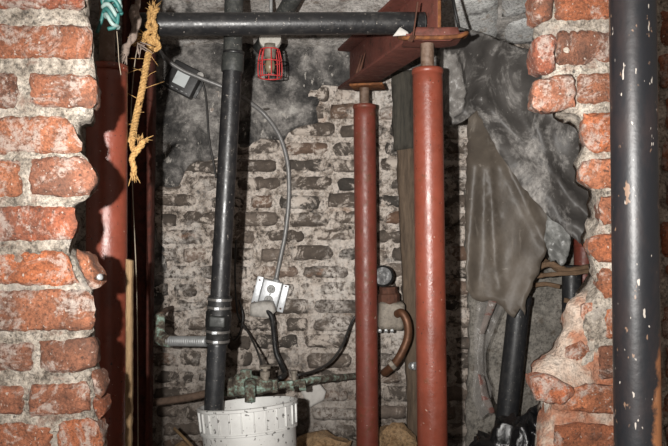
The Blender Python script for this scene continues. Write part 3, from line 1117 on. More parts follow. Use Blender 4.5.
# ------------------------------------------------------------------ bucket
bc = Vector(((247.5 - 334) / FPX * 2.2, 2.2, 0))
t = thing('bucket', 'grey-white plastic bucket with a ribbed collar under the waste pipe', 'bucket', bc)
H = .412
rim = Vector((bc.x, bc.y, CAMZ - 180 / FPX * 2.2))
tilt = Matrix.Translation(rim) @ Matrix.Rotation(math.radians(-5), 4, 'Y') @ Matrix.Rotation(math.radians(-7.5), 4, 'X') @ Matrix.Scale(.965, 4) @ Matrix.Translation((0, 0, -H))
bm = bmesh.new()
prof = [(.0, .001), (.132, .0), (.138, .004), (.151, H - .085), (.157, H - .083), (.157, H - .078), (.153, H - .076), (.154, H - .072), (.157, H - .012), (.1625, H - .010), (.1635, H - .002), (.160, H),
        (.155, H), (.153, H - .006), (.147, H - .08), (.134, .012), (.0, .010)]
lathe(bm, prof[1:-1], 56, tilt, True)
obj('bucket_body', bm, 'bucket_plastic', t, auto=35)
for k in range(26):
    a = 2 * PI * k / 26
    bm = bmesh.new()
    box(bm, (.004, .006, .060), tilt @ Matrix.Rotation(a, 4, 'Z') @ Matrix.Translation((0, -.1575, H - .042)) @ Matrix.Rotation(.05, 4, 'X'), .001, 1)
    obj('rib', bm, 'bucket_plastic', t)

# ------------------------------------------------------------------ verdigris water pipe with its valves
t = thing('water_pipe', 'old verdigris copper water pipe with a valve crossing behind the bucket', 'pipe', P(255, 383, 2.46))
obj('rusty_run', tube(bmesh.new(), smooth_path([P(138, 405, 2.55), P(172, 400, 2.53), P(196, 396, 2.50), P(228, 388, 2.46)], 6), .0135, 14, wob=.12), 'rusty_pipe', t, label='brown rusted left run of the pipe')
obj('copper_run', tube(bmesh.new(), smooth_path([P(270, 386, 2.46), P(292, 384, 2.50), P(320, 379, 2.58), P(356, 376, 2.83), P(374, 372, 2.85)], 6), .0125, 14, wob=.12), 'copper_patina', t)
bm = bmesh.new()
# valve body: fat tee with hexagon nuts, bonnet and downward outlet
tube(bm, smooth_path([P(222, 389, 2.44), P(234, 387, 2.43), P(244, 385, 2.42), P(256, 386, 2.42), P(272, 386, 2.43)], 5), [.022, .024, .028, .032, .034, .034, .032, .037, .041, .043, .043, .041, .037, .034, .033, .033, .032, .030, .028, .025, .022], 18, wob=.14)
obj('valve_body', bm, 'copper_patina', t)
bm = tube(bmesh.new(), [P(250, 384, 2.41), P(250, 385, 2.37), P(250, 389, 2.335), P(250, 402, 2.318)], [.024, .021, .019, .017], 16, wob=.1)
obj('outlet', bm, 'copper_patina', t)
for px, rr in ((228, .024), (274, .025), (290, .020), (302, .0185)):
    a, b = P(px - 3, 386, 2.44 if px < 280 else 2.49), P(px + 4, 385.4, 2.44 if px < 280 else 2.49)
    bm = lathe(bmesh.new(), [(rr * .8, 0), (rr, .002), (rr, (b - a).length - .002), (rr * .8, (b - a).length)], 6 if px != 302 else 14, along(a, b))
    obj('pipe_nut', bm, 'copper_patina', t, False)
bm = bmesh.new()
lathe(bm, [(.030, -.012), (.031, .0), (.026, .014), (.020, .022), (.020, .034), (.012, .036)], 20, along(P(246, 380, 2.42), P(246, 366, 2.42)))
obj('valve_bonnet', bm, 'copper_patina', t)
bm = bmesh.new()
lathe(bm, [(.013, 0), (.013, .03), (.017, .032), (.017, .05), (.012, .052)], 14, along(P(265, 386, 2.42), P(265, 366, 2.42)))
lathe(bm, [(.008, .05), (.008, .062), (.020, .062), (.020, .070)], 12, along(P(265, 386, 2.42), P(265, 366, 2.42)))
obj('valve_stem', bm, 'bronze_grey', t, False, label='grey bronze stem and small handle')
bm = lathe(bmesh.new(), [(.009, 0), (.009, .024), (.012, .026), (.012, .034)], 10, along(P(294, 380, 2.5), P(294, 366, 2.5)))
obj('bleed_screw', bm, 'bronze_grey', t, False)

# copper meter fittings between the two posts
t = thing('copper_fitting', 'tarnished valve block with a bent copper tail between the two red posts', 'fitting', P(392, 315, 2.90))
MD = 2.83
bm = bmesh.new()
box(bm, (.105, .085, .115), Matrix.Translation(P(391, 315, MD)) @ Matrix.Rotation(.06, 4, 'Y'), .018, 4)
obj('valve_block', bm, 'bronze_grey', t)
obj('block_neck', lathe(bmesh.new(), [(.040, 0), (.044, .008), (.044, .04), (.036, .046), (.036, .07)], 8, along(P(389, 304, MD), P(388, 280, MD))), 'rust_steel', t, False)
obj('tap_disc', lathe(bmesh.new(), [(.01, .02), (.035, .02), (.043, .012), (.043, -.006), (.036, -.014), (.010, -.016)], 24, along(P(383, 276, MD - .05), P(382, 276, MD - .15))), 'rubber_black', t, auto=40, label='round black tap disc')
obj('copper_tail', tube(bmesh.new(), smooth_path([P(397, 314, MD - .05), P(402, 313, MD - .075), P(407, 322, MD - .085), P(408, 336, MD - .085), P(403, 350, MD - .085), P(396, 362, MD - .08), P(389, 369, MD - .06), P(384, 373, MD - .03)], 6), .0165, 16, wob=.04), 'copper_brown', t, label='bent brown copper pipe')
obj('tail_nut', lathe(bmesh.new(), [(.017, 0), (.024, .002), (.024, .018), (.017, .02)], 8, along(P(394, 363, MD - .08), P(389, 367, MD - .08))), 'bronze_grey', t, False)
obj('drain_cock', lathe(bmesh.new(), [(.012, 0), (.016, .004), (.016, .03), (.010, .034), (.010, .06)], 10, along(P(411, 366, MD - .02), P(417, 366, MD - .06))), 'galvanised', t, False)
bm = bmesh.new()
for k in range(3):
    lathe(bm, [(.004, 0), (.008, .002), (.008, .010), (.003, .012)], 8, along(P(380 + k * 6, 330, MD - .045), P(380 + k * 6, 333, MD - .07)))
obj('bolt_head', bm, 'galvanised', t, False)

# ------------------------------------------------------------------ old timber behind the posts
t = thing('timber_post', 'dark old timber post with a rusty lower half behind the near red post', 'post', P(408, 470, 2.9))
bm = slab([(392, 70), (413, 70), (414, 148), (394, 150)], 2.905, 2.955, 5, .6, 3, .006, .004, 12, seed=4)
obj('timber_head', bm, 'dark_timber', t)
bm = slab([(397, 147), (416, 147), (419, 300), (422, 452), (409, 452), (404, 300)], 2.91, 2.95, 7, .5, 3, .005, .004, 10, seed=8)
obj('timber_shaft', bm, 'brown_timber', t)

# ------------------------------------------------------------------ left side: red post, channel, lath
t = thing('steel_post', 'red oxide post standing in the shadow right behind the left brick edge', 'post', (P(106.5, 400, 1.68).x, 1.68, 0))
a, b = P(107, 66, 1.68), P(106.5, 446, 1.68)
dr = (b - a) / (b.z - a.z)
foot = a + dr * (.011 - a.z)
obj('base_plate', box(bmesh.new(), (.14, .14, .010), Matrix.Translation((foot.x, foot.y, .006)), .002), 'rust_steel', t)
obj('tube', tube(bmesh.new(), [foot.lerp(a, i / 30) for i in range(31)], .0475, 36, wob=.004), 'red_oxide', t)
obj('tube_collar', lathe(bmesh.new(), [(.026, .001), (.0485, .001), (.0492, -.006), (.0485, -.014)], 36, Matrix.Translation(a), True), 'red_oxide', t)
top = Vector((a.x, a.y, ceil_z(a.y) - .045))
obj('screw_rod', tube(bmesh.new(), [a.lerp(top, i / 40) for i in range(41)], [.019 if i % 2 else .0175 for i in range(41)], 16), 'screw_steel', t)
obj('head_plate', box(bmesh.new(), (.13, .13, .012), Matrix.Translation(top + Vector((0, 0, .006))), .002), 'orange_rust', t)

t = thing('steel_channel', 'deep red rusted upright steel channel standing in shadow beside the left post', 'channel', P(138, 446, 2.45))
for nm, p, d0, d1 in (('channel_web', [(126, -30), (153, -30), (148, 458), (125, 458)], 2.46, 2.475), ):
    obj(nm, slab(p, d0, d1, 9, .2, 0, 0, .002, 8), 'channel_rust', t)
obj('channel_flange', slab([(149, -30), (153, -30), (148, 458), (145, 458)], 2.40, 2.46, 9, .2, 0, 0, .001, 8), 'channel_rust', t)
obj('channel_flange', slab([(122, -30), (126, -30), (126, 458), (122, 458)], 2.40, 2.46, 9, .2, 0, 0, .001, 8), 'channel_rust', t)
for y in (297, 420):
    bm = lathe(bmesh.new(), [(.011, 0), (.010, .006), (.005, .011)], 8, along(P(133, y, 2.46), P(133, y, 2.40)))
    obj('rivet', bm, 'rust_steel', t)

bm = slab([(125.5, 259), (131, 261), (129, 640), (124, 640)], 1.59, 1.61, 6, .3, 2, .003, .001, 12)
for v in bm.verts:
    v.co.z = max(v.co.z, .003)
tag(obj('wood_lath', bm, 'pale_lath'), 'narrow pale wooden lath standing upright against the left red post', 'lath')

# ------------------------------------------------------------------ rope, rag, coil, strings
def twist_rope(bm, path, r, strands=3, pitch=.035, n=8):
    pts = [Vector(p) for p in path]
    s = [0]
    for a, b in zip(pts, pts[1:]):
        s.append(s[-1] + (b - a).length)
    for k in range(strands):
        out = []
        for i, p in enumerate(pts):
            t = (pts[min(i + 1, len(pts) - 1)] - pts[max(i - 1, 0)]).normalized()
            u = t.cross(Vector((0, 1, 0)))
            if u.length < .1:
                u = t.cross(Vector((1, 0, 0)))
            u.normalize()
            v = t.cross(u)
            a = s[i] / pitch * 2 * PI + k * 2 * PI / strands
            out.append(p + (u * math.cos(a) + v * math.sin(a)) * r * .55)
        tube(bm, out, r * .58, n)


def fray(bm, c, dirs, count, ln, r=.0011, seed=0):
    rs = random.Random(seed)
    for k in range(count):
        d = Vector(dirs) + Vector((rs.uniform(-.8, .8), rs.uniform(-.5, .3), rs.uniform(-.6, .6)))
        d.normalize()
        l = ln * rs.uniform(.5, 1.2)
        s = Vector(c) + Vector((rs.uniform(-.006, .006), rs.uniform(-.006, .006), rs.uniform(-.006, .006)))
        bend = Vector((rs.uniform(-1, 1), rs.uniform(-1, 1), rs.uniform(-1.5, .2))) * l * .3
        tube(bm, [s, s + d * l * .5 + bend * .3, s + d * l + bend], [r * 1.6, r * 1.3, r * .5], 4)


t = thing('rope', 'frayed tan manila rope knotted round the left end of the horizontal pipe', 'rope', P(150, 40, 2.0))
bm = bmesh.new()
c = P(153, 24.6, 1.947)
ring = []
for i in range(41):
    a = 2 * PI * i / 40 * 1.9 + .5
    ring.append(c + Vector((.008 * math.sin(a * .5) + .010 * (i / 40 - .5), -.039 * math.cos(a), .039 * math.sin(a))))
twist_rope(bm, ring, .0065)
kn = P(152, 34, 1.89)
for pth in ([(-.004, 0, .075), (.006, -.004, .045), (-.010, -.012, .02), (.012, -.018, 0), (-.004, -.012, -.03), (-.008, 0, -.05)],
            [(.016, 0, .070), (.004, -.010, .04), (.014, -.016, .012), (-.012, -.022, -.008), (.006, -.01, -.03), (.014, .004, -.012), (.0, .006, .01)],
            [(-.022, .004, -.018), (-.006, -.016, -.014), (.014, -.014, -.022), (.018, .0, -.036), (-.002, .004, -.045)]):
    twist_rope(bm, smooth_path([kn + Vector(q) for q in pth], 7), .0066)
obj('knot', bm, 'manila_fibre', t)
bm = bmesh.new()
twist_rope(bm, smooth_path([P(151, 44, 1.885), P(147, 62, 1.85), P(142, 90, 1.80), P(136, 118, 1.77), P(131.5, 142, 1.70)], 14), .0088)
obj('hanging_end', bm, 'manila_fibre', t)
bm = bmesh.new()
twist_rope(bm, smooth_path([P(131.5, 140, 1.705), P(134, 150, 1.69), P(141, 146, 1.69), P(143, 141, 1.69), P(138, 150, 1.685), P(132, 158, 1.68), P(134, 168, 1.68), P(133, 176, 1.68)], 9), .0068)
fray(bm, P(142, 142, 1.69), (.5, 0, .6), 16, .03, seed=1)
fray(bm, P(133, 174, 1.68), (.1, 0, -1), 14, .02, seed=2)
obj('frayed_tail', bm, 'manila_fibre', t)
bm = bmesh.new()
fray(bm, P(153, 13, 1.91), (0, 0, 1), 26, .035, .0013, seed=3)
fray(bm, P(146, 38, 1.88), (-1, 0, -.2), 22, .040, .0013, seed=4)
for k in range(12):
    yy = 50 + k * 8
    fray(bm, P(150 - (yy - 40) * .18, yy, 1.88 - (yy - 44) * .0018), (random.uniform(-1, 1), 0, .1), 1, .05, .0007, seed=30 + k)
obj('loose_fibres', bm, 'manila_fibre', t)['kind'] = 'stuff'

# grey rag wisp near the pipe's open end
t0 = bmesh.new()
for k in range(5):
    tube(t0, smooth_path([P(134 + k * .8, 6 + k, 1.74), P(133 + k * 1.2, 22, 1.73), P(134 - k * .6, 36 + k, 1.72), P(128 - k * .8, 45 + k, 1.72), P(124 + k * 1.0, 54 - k, 1.72)], 5), [.007 + .003 * math.sin(i * .7 + k) for i in range(21)], 8, wob=.4)
fray(t0, P(125, 53, 1.72), (-.4, 0, -1), 14, .025, .0013, seed=6)
fray(t0, P(140, 44, 1.73), (.6, 0, -.6), 10, .025, .0013, seed=7)
tube(t0, smooth_path([P(137, 8, 1.74), P(139, -10, 1.74), P(139, -24, 1.74), P(138, -40, 1.72)], 4), .007, 8, wob=.3)
tag(obj('rag', t0, 'rag_grey'), 'twisted grey-brown rag hanging left of the horizontal pipe end', 'rag')

t = thing('cord_coil', 'tangled teal cord bundle hanging at the top beside the left bricks', 'cord', P(111, 0, 1.34))
bm = bmesh.new()
bm2 = bmesh.new()
for k in range(9):
    yy = -14 + k * 4.4
    lp = []
    for i in range(25):
        a = 2 * PI * i / 24
        lp.append(P(111 + (k % 3) * 1.2 - max(0, k - 5) * .5, yy, 1.34) + Vector((.019 * math.cos(a) * (1 - .05 * k), .014 * math.sin(a), .012 * math.cos(a + .4 * k) + .003 * math.sin(3 * a + k))))
    tube(bm if k % 2 else bm2, lp, .0042, 8, wob=.2)
tube(bm, smooth_path([P(104, 10, 1.34), P(101, 22, 1.34), P(97, 33, 1.34)], 5), .0035, 7)
tube(bm, smooth_path([P(118, 14, 1.335), P(116, 26, 1.335), P(108, 29, 1.335)], 5), .004, 7)
tube(bm2, [P(110, -10, 1.34), P(110, -60, 1.34), P(110, -175, 1.34)], .0035, 7)
cc = obj('teal_loops', bm, 'teal_cord', t)
obj('pale_loops', bm2, 'teal_light', t, label='paler worn teal loops')

bm = tube(bmesh.new(), smooth_path([P(138, 44, 1.9), P(134, 70, 1.9), P(131, 120, 1.9), P(133, 200, 1.9), P(137, 300, 1.9), P(138, 440, 1.9), P(138, 560, 1.9)], 6), .0014, 6)
tag(obj('string', bm, 'string_tan'), 'thin tan string hanging down the whole height by the rusted channel', 'string')
bm = tube(bmesh.new(), smooth_path([P(113, -40, 1.42), P(116, 20, 1.41), P(118, 45, 1.41), P(119, 62, 1.42), P(121, 75, 1.43)], 6), .0007, 6)
tag(obj('string', bm, 'string_tan'), 'short loose thread dropping past the top of the left red post', 'string')

# ------------------------------------------------------------------ electrical
WD = BACK - .045
t = thing('armoured_cable', 'grey armoured cable looping down the brick to the outlet box', 'cable', P(275, 280, WD))
k = smooth_path([P(158, -12, 2.5), P(157, 20, 2.58), P(156, 40, 2.68), P(163, 56, 2.82), P(180, 69, 2.86), P(200, 78, 2.88), P(225, 88, 2.9), P(246, 100, 2.92), P(264, 114, WD), P(279, 135, WD), P(287, 160, WD), P(289, 185, WD), P(288, 210, WD), P(285, 235, WD), P(281, 255, WD), P(276, 279, WD)], 14)
obj('cable_sheath', tube(bmesh.new(), k, [.0088 + (.0006 if i % 2 else 0) for i in range(len(k))], 10), 'cable_grey', t)
obj('cable_gland', lathe(bmesh.new(), [(.009, 0), (.015, .002), (.015, .02), (.010, .022)], 10, along(P(276.5, 279, WD), P(275.3, 284, WD))), 'galvanised', t, False)

# outlet box, tilted
om = Matrix.Translation(P(270.5, 294, BACK - .035)) @ Matrix.Rotation(math.radians(14), 4, 'Y')
t = thing('outlet_box', 'tilted bright zinc outlet box on the brick, with side ears', 'outlet', P(270.5, 294, BACK - .035))
obj('box_body', box(bmesh.new(), (.082, .050, .118), om @ Matrix.Translation((0, 0, .0)), .004), 'galvanised', t, auto=30)
cv = obj('cover_plate', box(bmesh.new(), (.074, .004, .112), om @ Matrix.Translation((0, -.027, 0)), .0015), 'bright_zinc', t, auto=30)
for s in (-1, 1):
    e = obj('mounting_ear', box(bmesh.new(), (.027, .006, .118), om @ Matrix.Translation((s * .0565, -.012, -.004 * s)), .002), 'bright_zinc', t, auto=30)
    for z in (-.048, .048):
        bm = lathe(bmesh.new(), [(.0045, 0), (.0035, .0025), (.001, .003)], 8, om @ Matrix.Translation((s * .0565, -.0155, z)) @ Matrix.Rotation(PI / 2, 4, 'X'))
        obj('screw', bm, 'rust_steel', e)
for z in (.024, -.022):
    f = obj('socket', lathe(bmesh.new(), [(.0185, 0), (.0185, .003), (.0165, .005), (.0005, .005)], 20, om @ Matrix.Translation((0, -.029, z)) @ Matrix.Rotation(PI / 2, 4, 'X')), 'receptacle_grey', cv, auto=30)
for z in (.024, -.022):
    bm = bmesh.new()
    for x in (-.006, .006):
        box(bm, (.0025, .002, .008), om @ Matrix.Translation((x, -.0345, z + .003)))
    lathe(bm, [(.0022, 0), (.0022, .001)], 8, om @ Matrix.Translation((0, -.0342, z - .008)) @ Matrix.Rotation(PI / 2, 4, 'X'))
    obj('socket_slots', bm, 'cable_dark', cv, False)
obj('cover_screw', lathe(bmesh.new(), [(.004, 0), (.003, .002), (.0008, .0025)], 10, om @ Matrix.Translation((0, -.029, .001)) @ Matrix.Rotation(PI / 2, 4, 'X')), 'galvanised', cv)

t = thing('power_plug', 'flat grey plug with a thick black cord, in the lower socket of the outlet box', 'plug', P(266, 308, 2.89))
bm = slab([(250, 304), (262, 302.5), (272, 303), (275, 312), (268, 319), (250, 316)], 2.86, 2.925, 4, .4, 3, .006, .003, 16)
obj('plug_body', bm, 'white_plug', t)
obj('cord', tube(bmesh.new(), smooth_path([P(267, 310, 2.87), P(272, 318, 2.86), P(274, 335, 2.87), P(276, 352, 2.87), P(281, 364, 2.86), P(284.5, 374, 2.82), P(280, 378, 2.75)], 8), .0105, 12), 'rubber_black', t)

# black transformer with printed sticker
am = Matrix.Translation(P(184, 80, BACK - .045)) @ Matrix.Rotation(math.radians(27), 4, 'Y')
t = thing('transformer_box', 'tilted black transformer box with a white printed sticker on the plaster', 'transformer', P(184, 80, BACK - .045))
obj('box_case', box(bmesh.new(), (.126, .060, .122), am, .006, 3), 'case_black', t, auto=35)
obj('box_flange', box(bmesh.new(), (.155, .008, .094), am @ Matrix.Translation((-.002, .020, 0)), .002), 'rubber_black', t, auto=35)
obj('sticker', box(bmesh.new(), (.057, .0015, .056), am @ Matrix.Translation((-.004, -.0312, -.004))), 'printed_sticker', t, False)
bm = bmesh.new()
for i in range(5):
    box(bm, (.010, .004, .004), am @ Matrix.Translation((-.045 + .022 * i, -.031, -.049)), .001)
obj('terminal', bm, 'galvanised', t, False)
w = obj('wing_nut', lathe(bmesh.new(), [(.004, 0), (.014, .004), (.014, .016), (.004, .02)], 10, am @ Matrix.Translation((.062, -.02, .045)) @ Matrix.Rotation(PI / 2, 4, 'X')), 'white_card', t, False)
bm = tube(bmesh.new(), smooth_path([P(199, 72, 2.93), P(205, 92, 2.95), P(207, 110, 2.95), P(209, 140, 2.95), P(213, 160, 2.96), P(216, 178, 2.955)], 8), .0042, 8)
obj('lead_wire', bm, 'cable_dark', t)

# thin wires near the valve
bm = tube(bmesh.new(), smooth_path([P(236, 240, 2.93), P(235, 270, 2.93), P(236, 300, 2.93), P(239, 318, 2.9), P(248, 332, 2.85), P(256, 348, 2.7), P(261, 362, 2.5), P(262, 371, 2.44)], 8), .0042, 8)
tag(obj('bonding_wire', bm, 'cable_dark'), 'thin dark wire running down behind the waste pipe to the valve stem', 'wire')
bm = tube(bmesh.new(), smooth_path([P(239, 300, 2.9), P(243, 316, 2.9), P(240, 332, 2.9), P(234, 340, 2.9), P(230, 334, 2.91)], 8), .0038, 8)
tag(obj('loop_wire', bm, 'cable_dark'), 'small looped dark wire right beside the coupling', 'wire')
bm = tube(bmesh.new(), smooth_path([P(298, 375, 2.52), P(314, 371, 2.62), P(330, 362, 2.7), P(342, 346, 2.76), P(350, 326, 2.84), P(356, 316, 2.86), P(368, 306, 2.87)], 8), .0052, 8)
tag(obj('pipe_wire', bm, 'cable_dark'), 'dark wire curving up from the copper pipe behind the far red post', 'wire')
bm = slab([(301, 392), (318, 383), (326, 392), (324, 400), (310, 408), (307, 404)], 2.955, 2.995, 3, .3, 2, .003, .001, 10)
tag(obj('tile_shard', bm, 'white_card'), 'white tile shard stuck on the back wall under the copper pipe', 'shard')

# red lamp cage under its holder
LD = 2.50
t = thing('cage_lamp', 'small red wire lamp cage hanging under the horizontal pipe', 'lamp', P(270, 40, LD))
c = P(270.5, 41, LD)
bm = lathe(bmesh.new(), [(.012, .020), (.038, .018), (.041, .006), (.036, -.01), (.020, -.014), (.008, -.014)], 28, Matrix.Translation(c) @ Matrix.Rotation(PI / 2 - .25, 4, 'X'))
obj('lamp_base', bm, 'porcelain', t, auto=40)
obj('lamp_socket', lathe(bmesh.new(), [(.006, 0), (.020, 0), (.022, -.02), (.019, -.05), (.012, -.052)], 18, Matrix.Translation(P(270, 44, LD - .02))), 'bronze_grey', t)
obj('bulb', lathe(bmesh.new(), [(.001, -.105), (.012, -.100), (.018, -.085), (.018, -.072), (.012, -.055), (.011, -.045)], 18, Matrix.Translation(P(270, 44, LD - .02))), 'bulb_tan', t)
top = P(270, 50, LD - .02)
hgt = (P(270, 50, LD).z - P(270, 77, LD).z)
cg = None
for k in range(8):
    a = 2 * PI * k / 8 + .2
    bm = bmesh.new()
    pts = []
    for s in (0, .12, .45, .8, 1):
        r = (.033 + .005 * math.sin(PI * s) + .008 * s)
        pts.append(top + Vector((r * math.cos(a), r * math.sin(a), -hgt * s)))
    tube(bm, smooth_path(pts, 4), .0021, 6)
    obj('cage_wire', bm, 'cage_red', t)
for s in (0, .45, 1):
    r = (.033 + .005 * math.sin(PI * s) + .008 * s)
    bm = tube(bmesh.new(), [top + Vector((r * math.cos(2 * PI * i / 28), r * math.sin(2 * PI * i / 28), -hgt * s)) for i in range(29)], .0023, 6, caps=False)
    obj('cage_ring', bm, 'cage_red', t)
bm = tube(bmesh.new(), [P(270.5, 34, LD), P(271, 18, LD), P(271, 0, LD), P(271, -28, LD)], .0065, 8)
obj('hanger_rod', bm, 'galvanised', t)

# sloping iron pipe at the ceiling
bm = tube(bmesh.new(), [P(260, 50, 2.64), P(278, 24, 2.56), P(292, 0, 2.48), P(300, -14, 2.44), P(306, -24, 2.42)], .030, 24, wob=.02)
tag(obj('sloping_pipe', bm, 'dusty_iron'), 'dusty dark pipe sloping up to the ceiling behind the lamp cage', 'pipe')

# ------------------------------------------------------------------ plastic sheeting on the right
def sheet(name, poly, dfun, mat, step=6, jit=1.2, thick=.0012, bstep=None):
    bnd = densify(poly, bstep or step, jit)
    v, f = fill2d(bnd, step)
    bm = bmesh.new()
    vs = [bm.verts.new(P(p.x, p.y, dfun(p.x, p.y))) for p in v]
    for t in f:
        try:
            bm.faces.new([vs[i] for i in t])
        except ValueError:
            pass
    bmesh.ops.recalc_face_normals(bm, faces=bm.faces[:])
    r = bmesh.ops.extrude_face_region(bm, geom=bm.faces[:])
    for q in r['geom']:
        if isinstance(q, bmesh.types.BMVert):
            q.co.y += thick
    return obj(name, bm, mat)


def crease(x, y, ax, ay, bx_, by_, w):
    d = seg_dist(Vector((x, y)), Vector((ax, ay)), Vector((bx_, by_)))
    return max(0, 1 - d / w)


def dA(x, y):
    v = noise.noise((x * .012, y * .012, 0)) * .07 + (1 - abs(noise.noise((x * .022 + 3, y * .026, 2)))) * .035 + noise.noise((x * .08, y * .08, 5)) * .004
    v -= .06 * crease(x, y, 500, 30, 478, 100, 16) + .05 * crease(x, y, 484, 100, 604, 236, 14) + .03 * crease(x, y, 560, 180, 604, 232, 8)
    v -= .03 * crease(x, y, 463, 55, 452, 95, 8) + .03 * crease(x, y, 530, 110, 572, 215, 9)
    return 2.50 - (x - 445) * .0007 + v


A = [(440, 34), (450, 28), (461, 27), (490, 36), (535, 53), (620, 80), (622, 232), (606, 236), (596, 226), (586, 238), (580, 244), (572, 237), (562, 226), (548, 216), (530, 196), (512, 172),
     (496, 148), (484, 126), (477, 110), (468, 118), (458, 124), (446, 126), (440, 120)]
tag(sheet('plastic_sheet', A, dA, 'dusty_black_film', 5), 'dusty black plastic sheet sagging under the pale slabs at upper right', 'sheeting')


def dB(x, y):
    v = .016 * math.sin((x - 470) * .25 + y * .02) * max(0, 1 - (x - 470) / 26) + noise.noise((x * .02, y * .008, 3)) * .05 - (1 - abs(noise.noise((x * .035 + y * .012, y * .007, 8)))) * .02 + noise.noise((x * .1, y * .08, 5)) * .003 - .02 * crease(x, y, 484, 110, 498, 290, 6) - .02 * crease(x, y, 500, 150, 544, 240, 7)
    d = 2.66 - (x - 470) * .0004 + v
    k = max(0.0, min(1.0, (165 - y) / 50))
    return d * (1 - k) + (dA(x, y) + .022) * k


Bp = [(468, 118), (474, 100), (488, 112), (500, 140), (520, 170), (538, 196), (552, 212), (550, 228), (546, 236), (547, 250), (541, 262), (539, 274), (533, 282), (530, 292), (526, 300), (525, 316), (520, 308), (514, 318), (506, 312), (498, 304), (490, 300), (482, 302), (472, 298), (466, 290), (465, 200)]
tag(sheet('plastic_sheet', Bp, dB, 'brown_film', 4.5), 'brownish translucent plastic sheet hanging down with a torn hem, left of the dark opening', 'sheeting')
tag(sheet('plastic_scrap', [(548, 206), (556, 203), (560, 214), (566, 226), (571, 240), (569, 252), (566, 262), (561, 266), (556, 260), (550, 262), (548, 250), (544, 240), (546, 228)],
          lambda x, y: dB(x, y) - .004 - .02 * abs(noise.noise((x * .1, y * .1, 4))) * min(1, max(0, (y - 206) / 12)), 'scrap_film', 3, .8), 'grey torn plastic scrap dangling between the two big sheets', 'scrap')
tag(sheet('plastic_scrap', [(444, 60), (456, 52), (462, 70), (466, 92), (462, 112), (452, 118), (444, 110)],
          lambda x, y: 2.40 - (1 - abs(noise.noise((x * .09, y * .09, 4)))) * .06, 'clear_film', 3, .8), 'shiny clear plastic scrap crumpled right of the near post top', 'scrap')
tag(sheet('clear_strip', [(477, 302), (492, 300), (505, 303), (500, 316), (494, 330), (486, 352), (486, 372), (492, 388), (490, 412), (480, 420), (472, 400), (474, 360), (474, 330)],
          lambda x, y: 2.70 + noise.noise((x * .1, y * .05, 4)) * .05, 'clear_film', 3.5, .6), 'clear plastic film strip hanging below the brown sheet', 'film')
t = thing('printed_film', 'narrow clear film ribbon with red print in front of the clear strip', 'film', P(486, 300, 2.64))
for p in ([(489, 300), (497, 302), (490, 318), (484, 334), (479, 334), (484, 316)], [(478, 374), (484, 376), (488, 394), (495, 412), (491, 416), (482, 400)], [(479, 334), (484, 334), (483, 356), (484, 376), (478, 374), (477, 354)]):
    o = sheet('film_ribbon', p, lambda x, y: (dB(x, min(y, 310)) - .004) * max(0, 1 - max(0, y - 305) / 30) + (2.58 + noise.noise((x * .1, y * .06, 9)) * .03) * min(1, max(0, y - 305) / 30), 'red_printed_film' if p[0][1] != 334 else 'clear_film', 3, .2)
    o.parent = t
    o.matrix_parent_inverse = OFF[t.name]

# pipes and bits in the opening behind the sheets
def stand_pipe(name, label, a, b, r, mat, cat='pipe', cap=None):
    t = thing(name, label, cat, b)
    obj('pipe_barrel', tube(bmesh.new(), [Vector(b).lerp(Vector(a), i / 20) for i in range(21)], r, 28, wob=.006), mat, t)
    bm = lathe(bmesh.new(), [(r * .8, -.002), (r * 1.06, -.002), (r * 1.08, .01), (r * 1.08, .03), (r, .034)], 28, along(a, b), False)
    obj('pipe_collar', bm, mat, t)
    return t


a, b = P(520, 296, 2.74), P(505.5, 428, 2.74)
dr = (b - a) / (b.z - a.z)
stand_pipe('leaning_pipe', 'black pipe leaning out from under the torn brown sheet', a, a + dr * (.03 - a.z), .0425, 'leaning_black')
a = P(571.5, 266, 2.72)
stand_pipe('leaning_pipe', 'black upright pipe behind the right brick edge, under the twisted strips', a, Vector((a.x, a.y, .03)), .036, 'leaning_black')
a = P(584, 238, 2.84)
stand_pipe('red_pipe', 'red oxide pipe stub deep behind the right brick edge', a, Vector((a.x, a.y, .03)), .040, 'red_oxide_worn')
t = thing('timber_strips', 'rough brown strips lying across the pipe tops in the right opening', 'timber', P(565, 270, 2.7))
for k, (pts, r) in enumerate([([(536, 268, 2.72), (550, 264, 2.68), (566, 270, 2.665), (584, 268, 2.665), (604, 262, 2.68)], .012), ([(538, 276, 2.72), (556, 274, 2.66), (575, 273, 2.65), (600, 270, 2.66)], .009),
                              ([(532, 286, 2.86), (546, 284, 2.82), (560, 287, 2.80)], .010), ([(540, 258, 2.8), (552, 266, 2.74), (562, 272, 2.69)], .010), ([(564, 300, 2.67), (580, 302, 2.66), (600, 298, 2.66)], .009)]):
    obj('strip', tube(bmesh.new(), smooth_path([P(*q) for q in pts], 6), r, 7, wob=.35), 'cracked_timber', t, False)

# ------------------------------------------------------------------ floor: bag and rubble
t = thing('rubbish_bag', 'crumpled shiny black rubbish bag at the foot of the right brick edge', 'bag', P(520, 440, 2.3))
def bag_lobe(c, sz, seed):
    bm = bmesh.new()
    bmesh.ops.create_icosphere(bm, subdivisions=5, radius=1.0)
    for v in bm.verts:
        d = v.co.normalized()
        rg = (1 - abs(noise.noise(d * 2.0 + Vector((seed, 1, 0))))) * .45 + (1 - abs(noise.noise(d * 3.2 + Vector((0, seed, 7))))) * .16 + (1 - abs(noise.noise(d * 7 + Vector((seed, 0, 2))))) * .05
        q = .42 + rg
        v.co = Vector((c[0] + d.x * q * sz[0], c[1] + d.y * q * sz[1], max(.002, c[2] + d.z * q * sz[2])))
    return bm


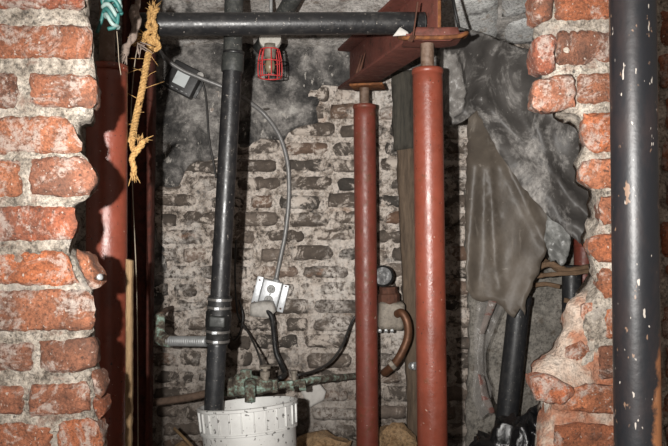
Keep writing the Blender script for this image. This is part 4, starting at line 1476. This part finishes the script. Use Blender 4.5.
p = P(514, 446, 2.25)
obj('bag_body', bag_lobe((p.x, p.y, .17), (.16, .15, .21), 3), 'bag_black', t, auto=60)
p = P(545, 425, 2.15)
obj('bag_neck', bag_lobe((p.x, p.y, .29), (.10, .09, .15), 8), 'bag_black', t, auto=60)

rocks = [('tan_rock', 'large tan rubble stone on the floor right of the bucket', P(322, 440, 2.82), (.115, .09, .075), 1),
         ('tan_rock', 'split yellow-tan stone on the floor between the red posts', P(397, 440, 2.85), (.085, .08, .085), 2),
         ('grey_rock', 'grey rubble lump leaning on the large tan stone', P(352, 452, 2.92), (.045, .04, .045), 3),
         ('grey_rock', 'grey rubble lump right of the near red post', P(476, 448, 2.6), (.06, .06, .06), 4),
         ('grey_rock', 'pinkish grey rubble lump left of the black bag', P(452, 470, 2.35), (.04, .04, .04), 5),
         ('tan_rock', 'small tan stone in the corner behind the bucket left side', P(186, 452, 2.8), (.06, .05, .05), 6),
         ('grey_rock', 'small grey stone at the wall foot left of the bucket', P(160, 462, 2.72), (.04, .05, .045), 7)]
for m, lab, c, sz, sd in rocks:
    z = sz[2] * .72 + .03
    bm = rock(bmesh.new(), (c.x, c.y, z), sz, sd * 3.7, 3, .45)
    # flatten some facets so the stone looks split
    tag(obj('rubble_stone', bm, m, None, True, auto=28), lab, 'stone')
bm = bmesh.new()
rs = random.Random(5)
for k in range(240):
    x = rs.uniform(-.75, .75)
    y = rs.uniform(2.45, 2.95)
    s = rs.uniform(.008, .026)
    r = bmesh.ops.create_icosphere(bm, subdivisions=1, radius=s)
    for v in r['verts']:
        v.co = Vector((v.co.x * rs.uniform(.7, 1.3), v.co.y, v.co.z * rs.uniform(.5, .9))) + Vector((x, y, .01 + .05 * max(0, (y - 2.5) / .5)))
o = obj('gravel', bm, 'dirt', bpy.data.objects['floor'], False)
o['kind'] = 'stuff'

# stick leaning at the left of the bucket
bm = tube(bmesh.new(), [P(174, 428, 2.62), P(186, 440, 2.6), P(210, 466, 2.55)], .006, 7, wob=.2)
tag(obj('stick', bm, 'pale_lath'), 'thin stick leaning at the wall foot left of the bucket', 'stick')
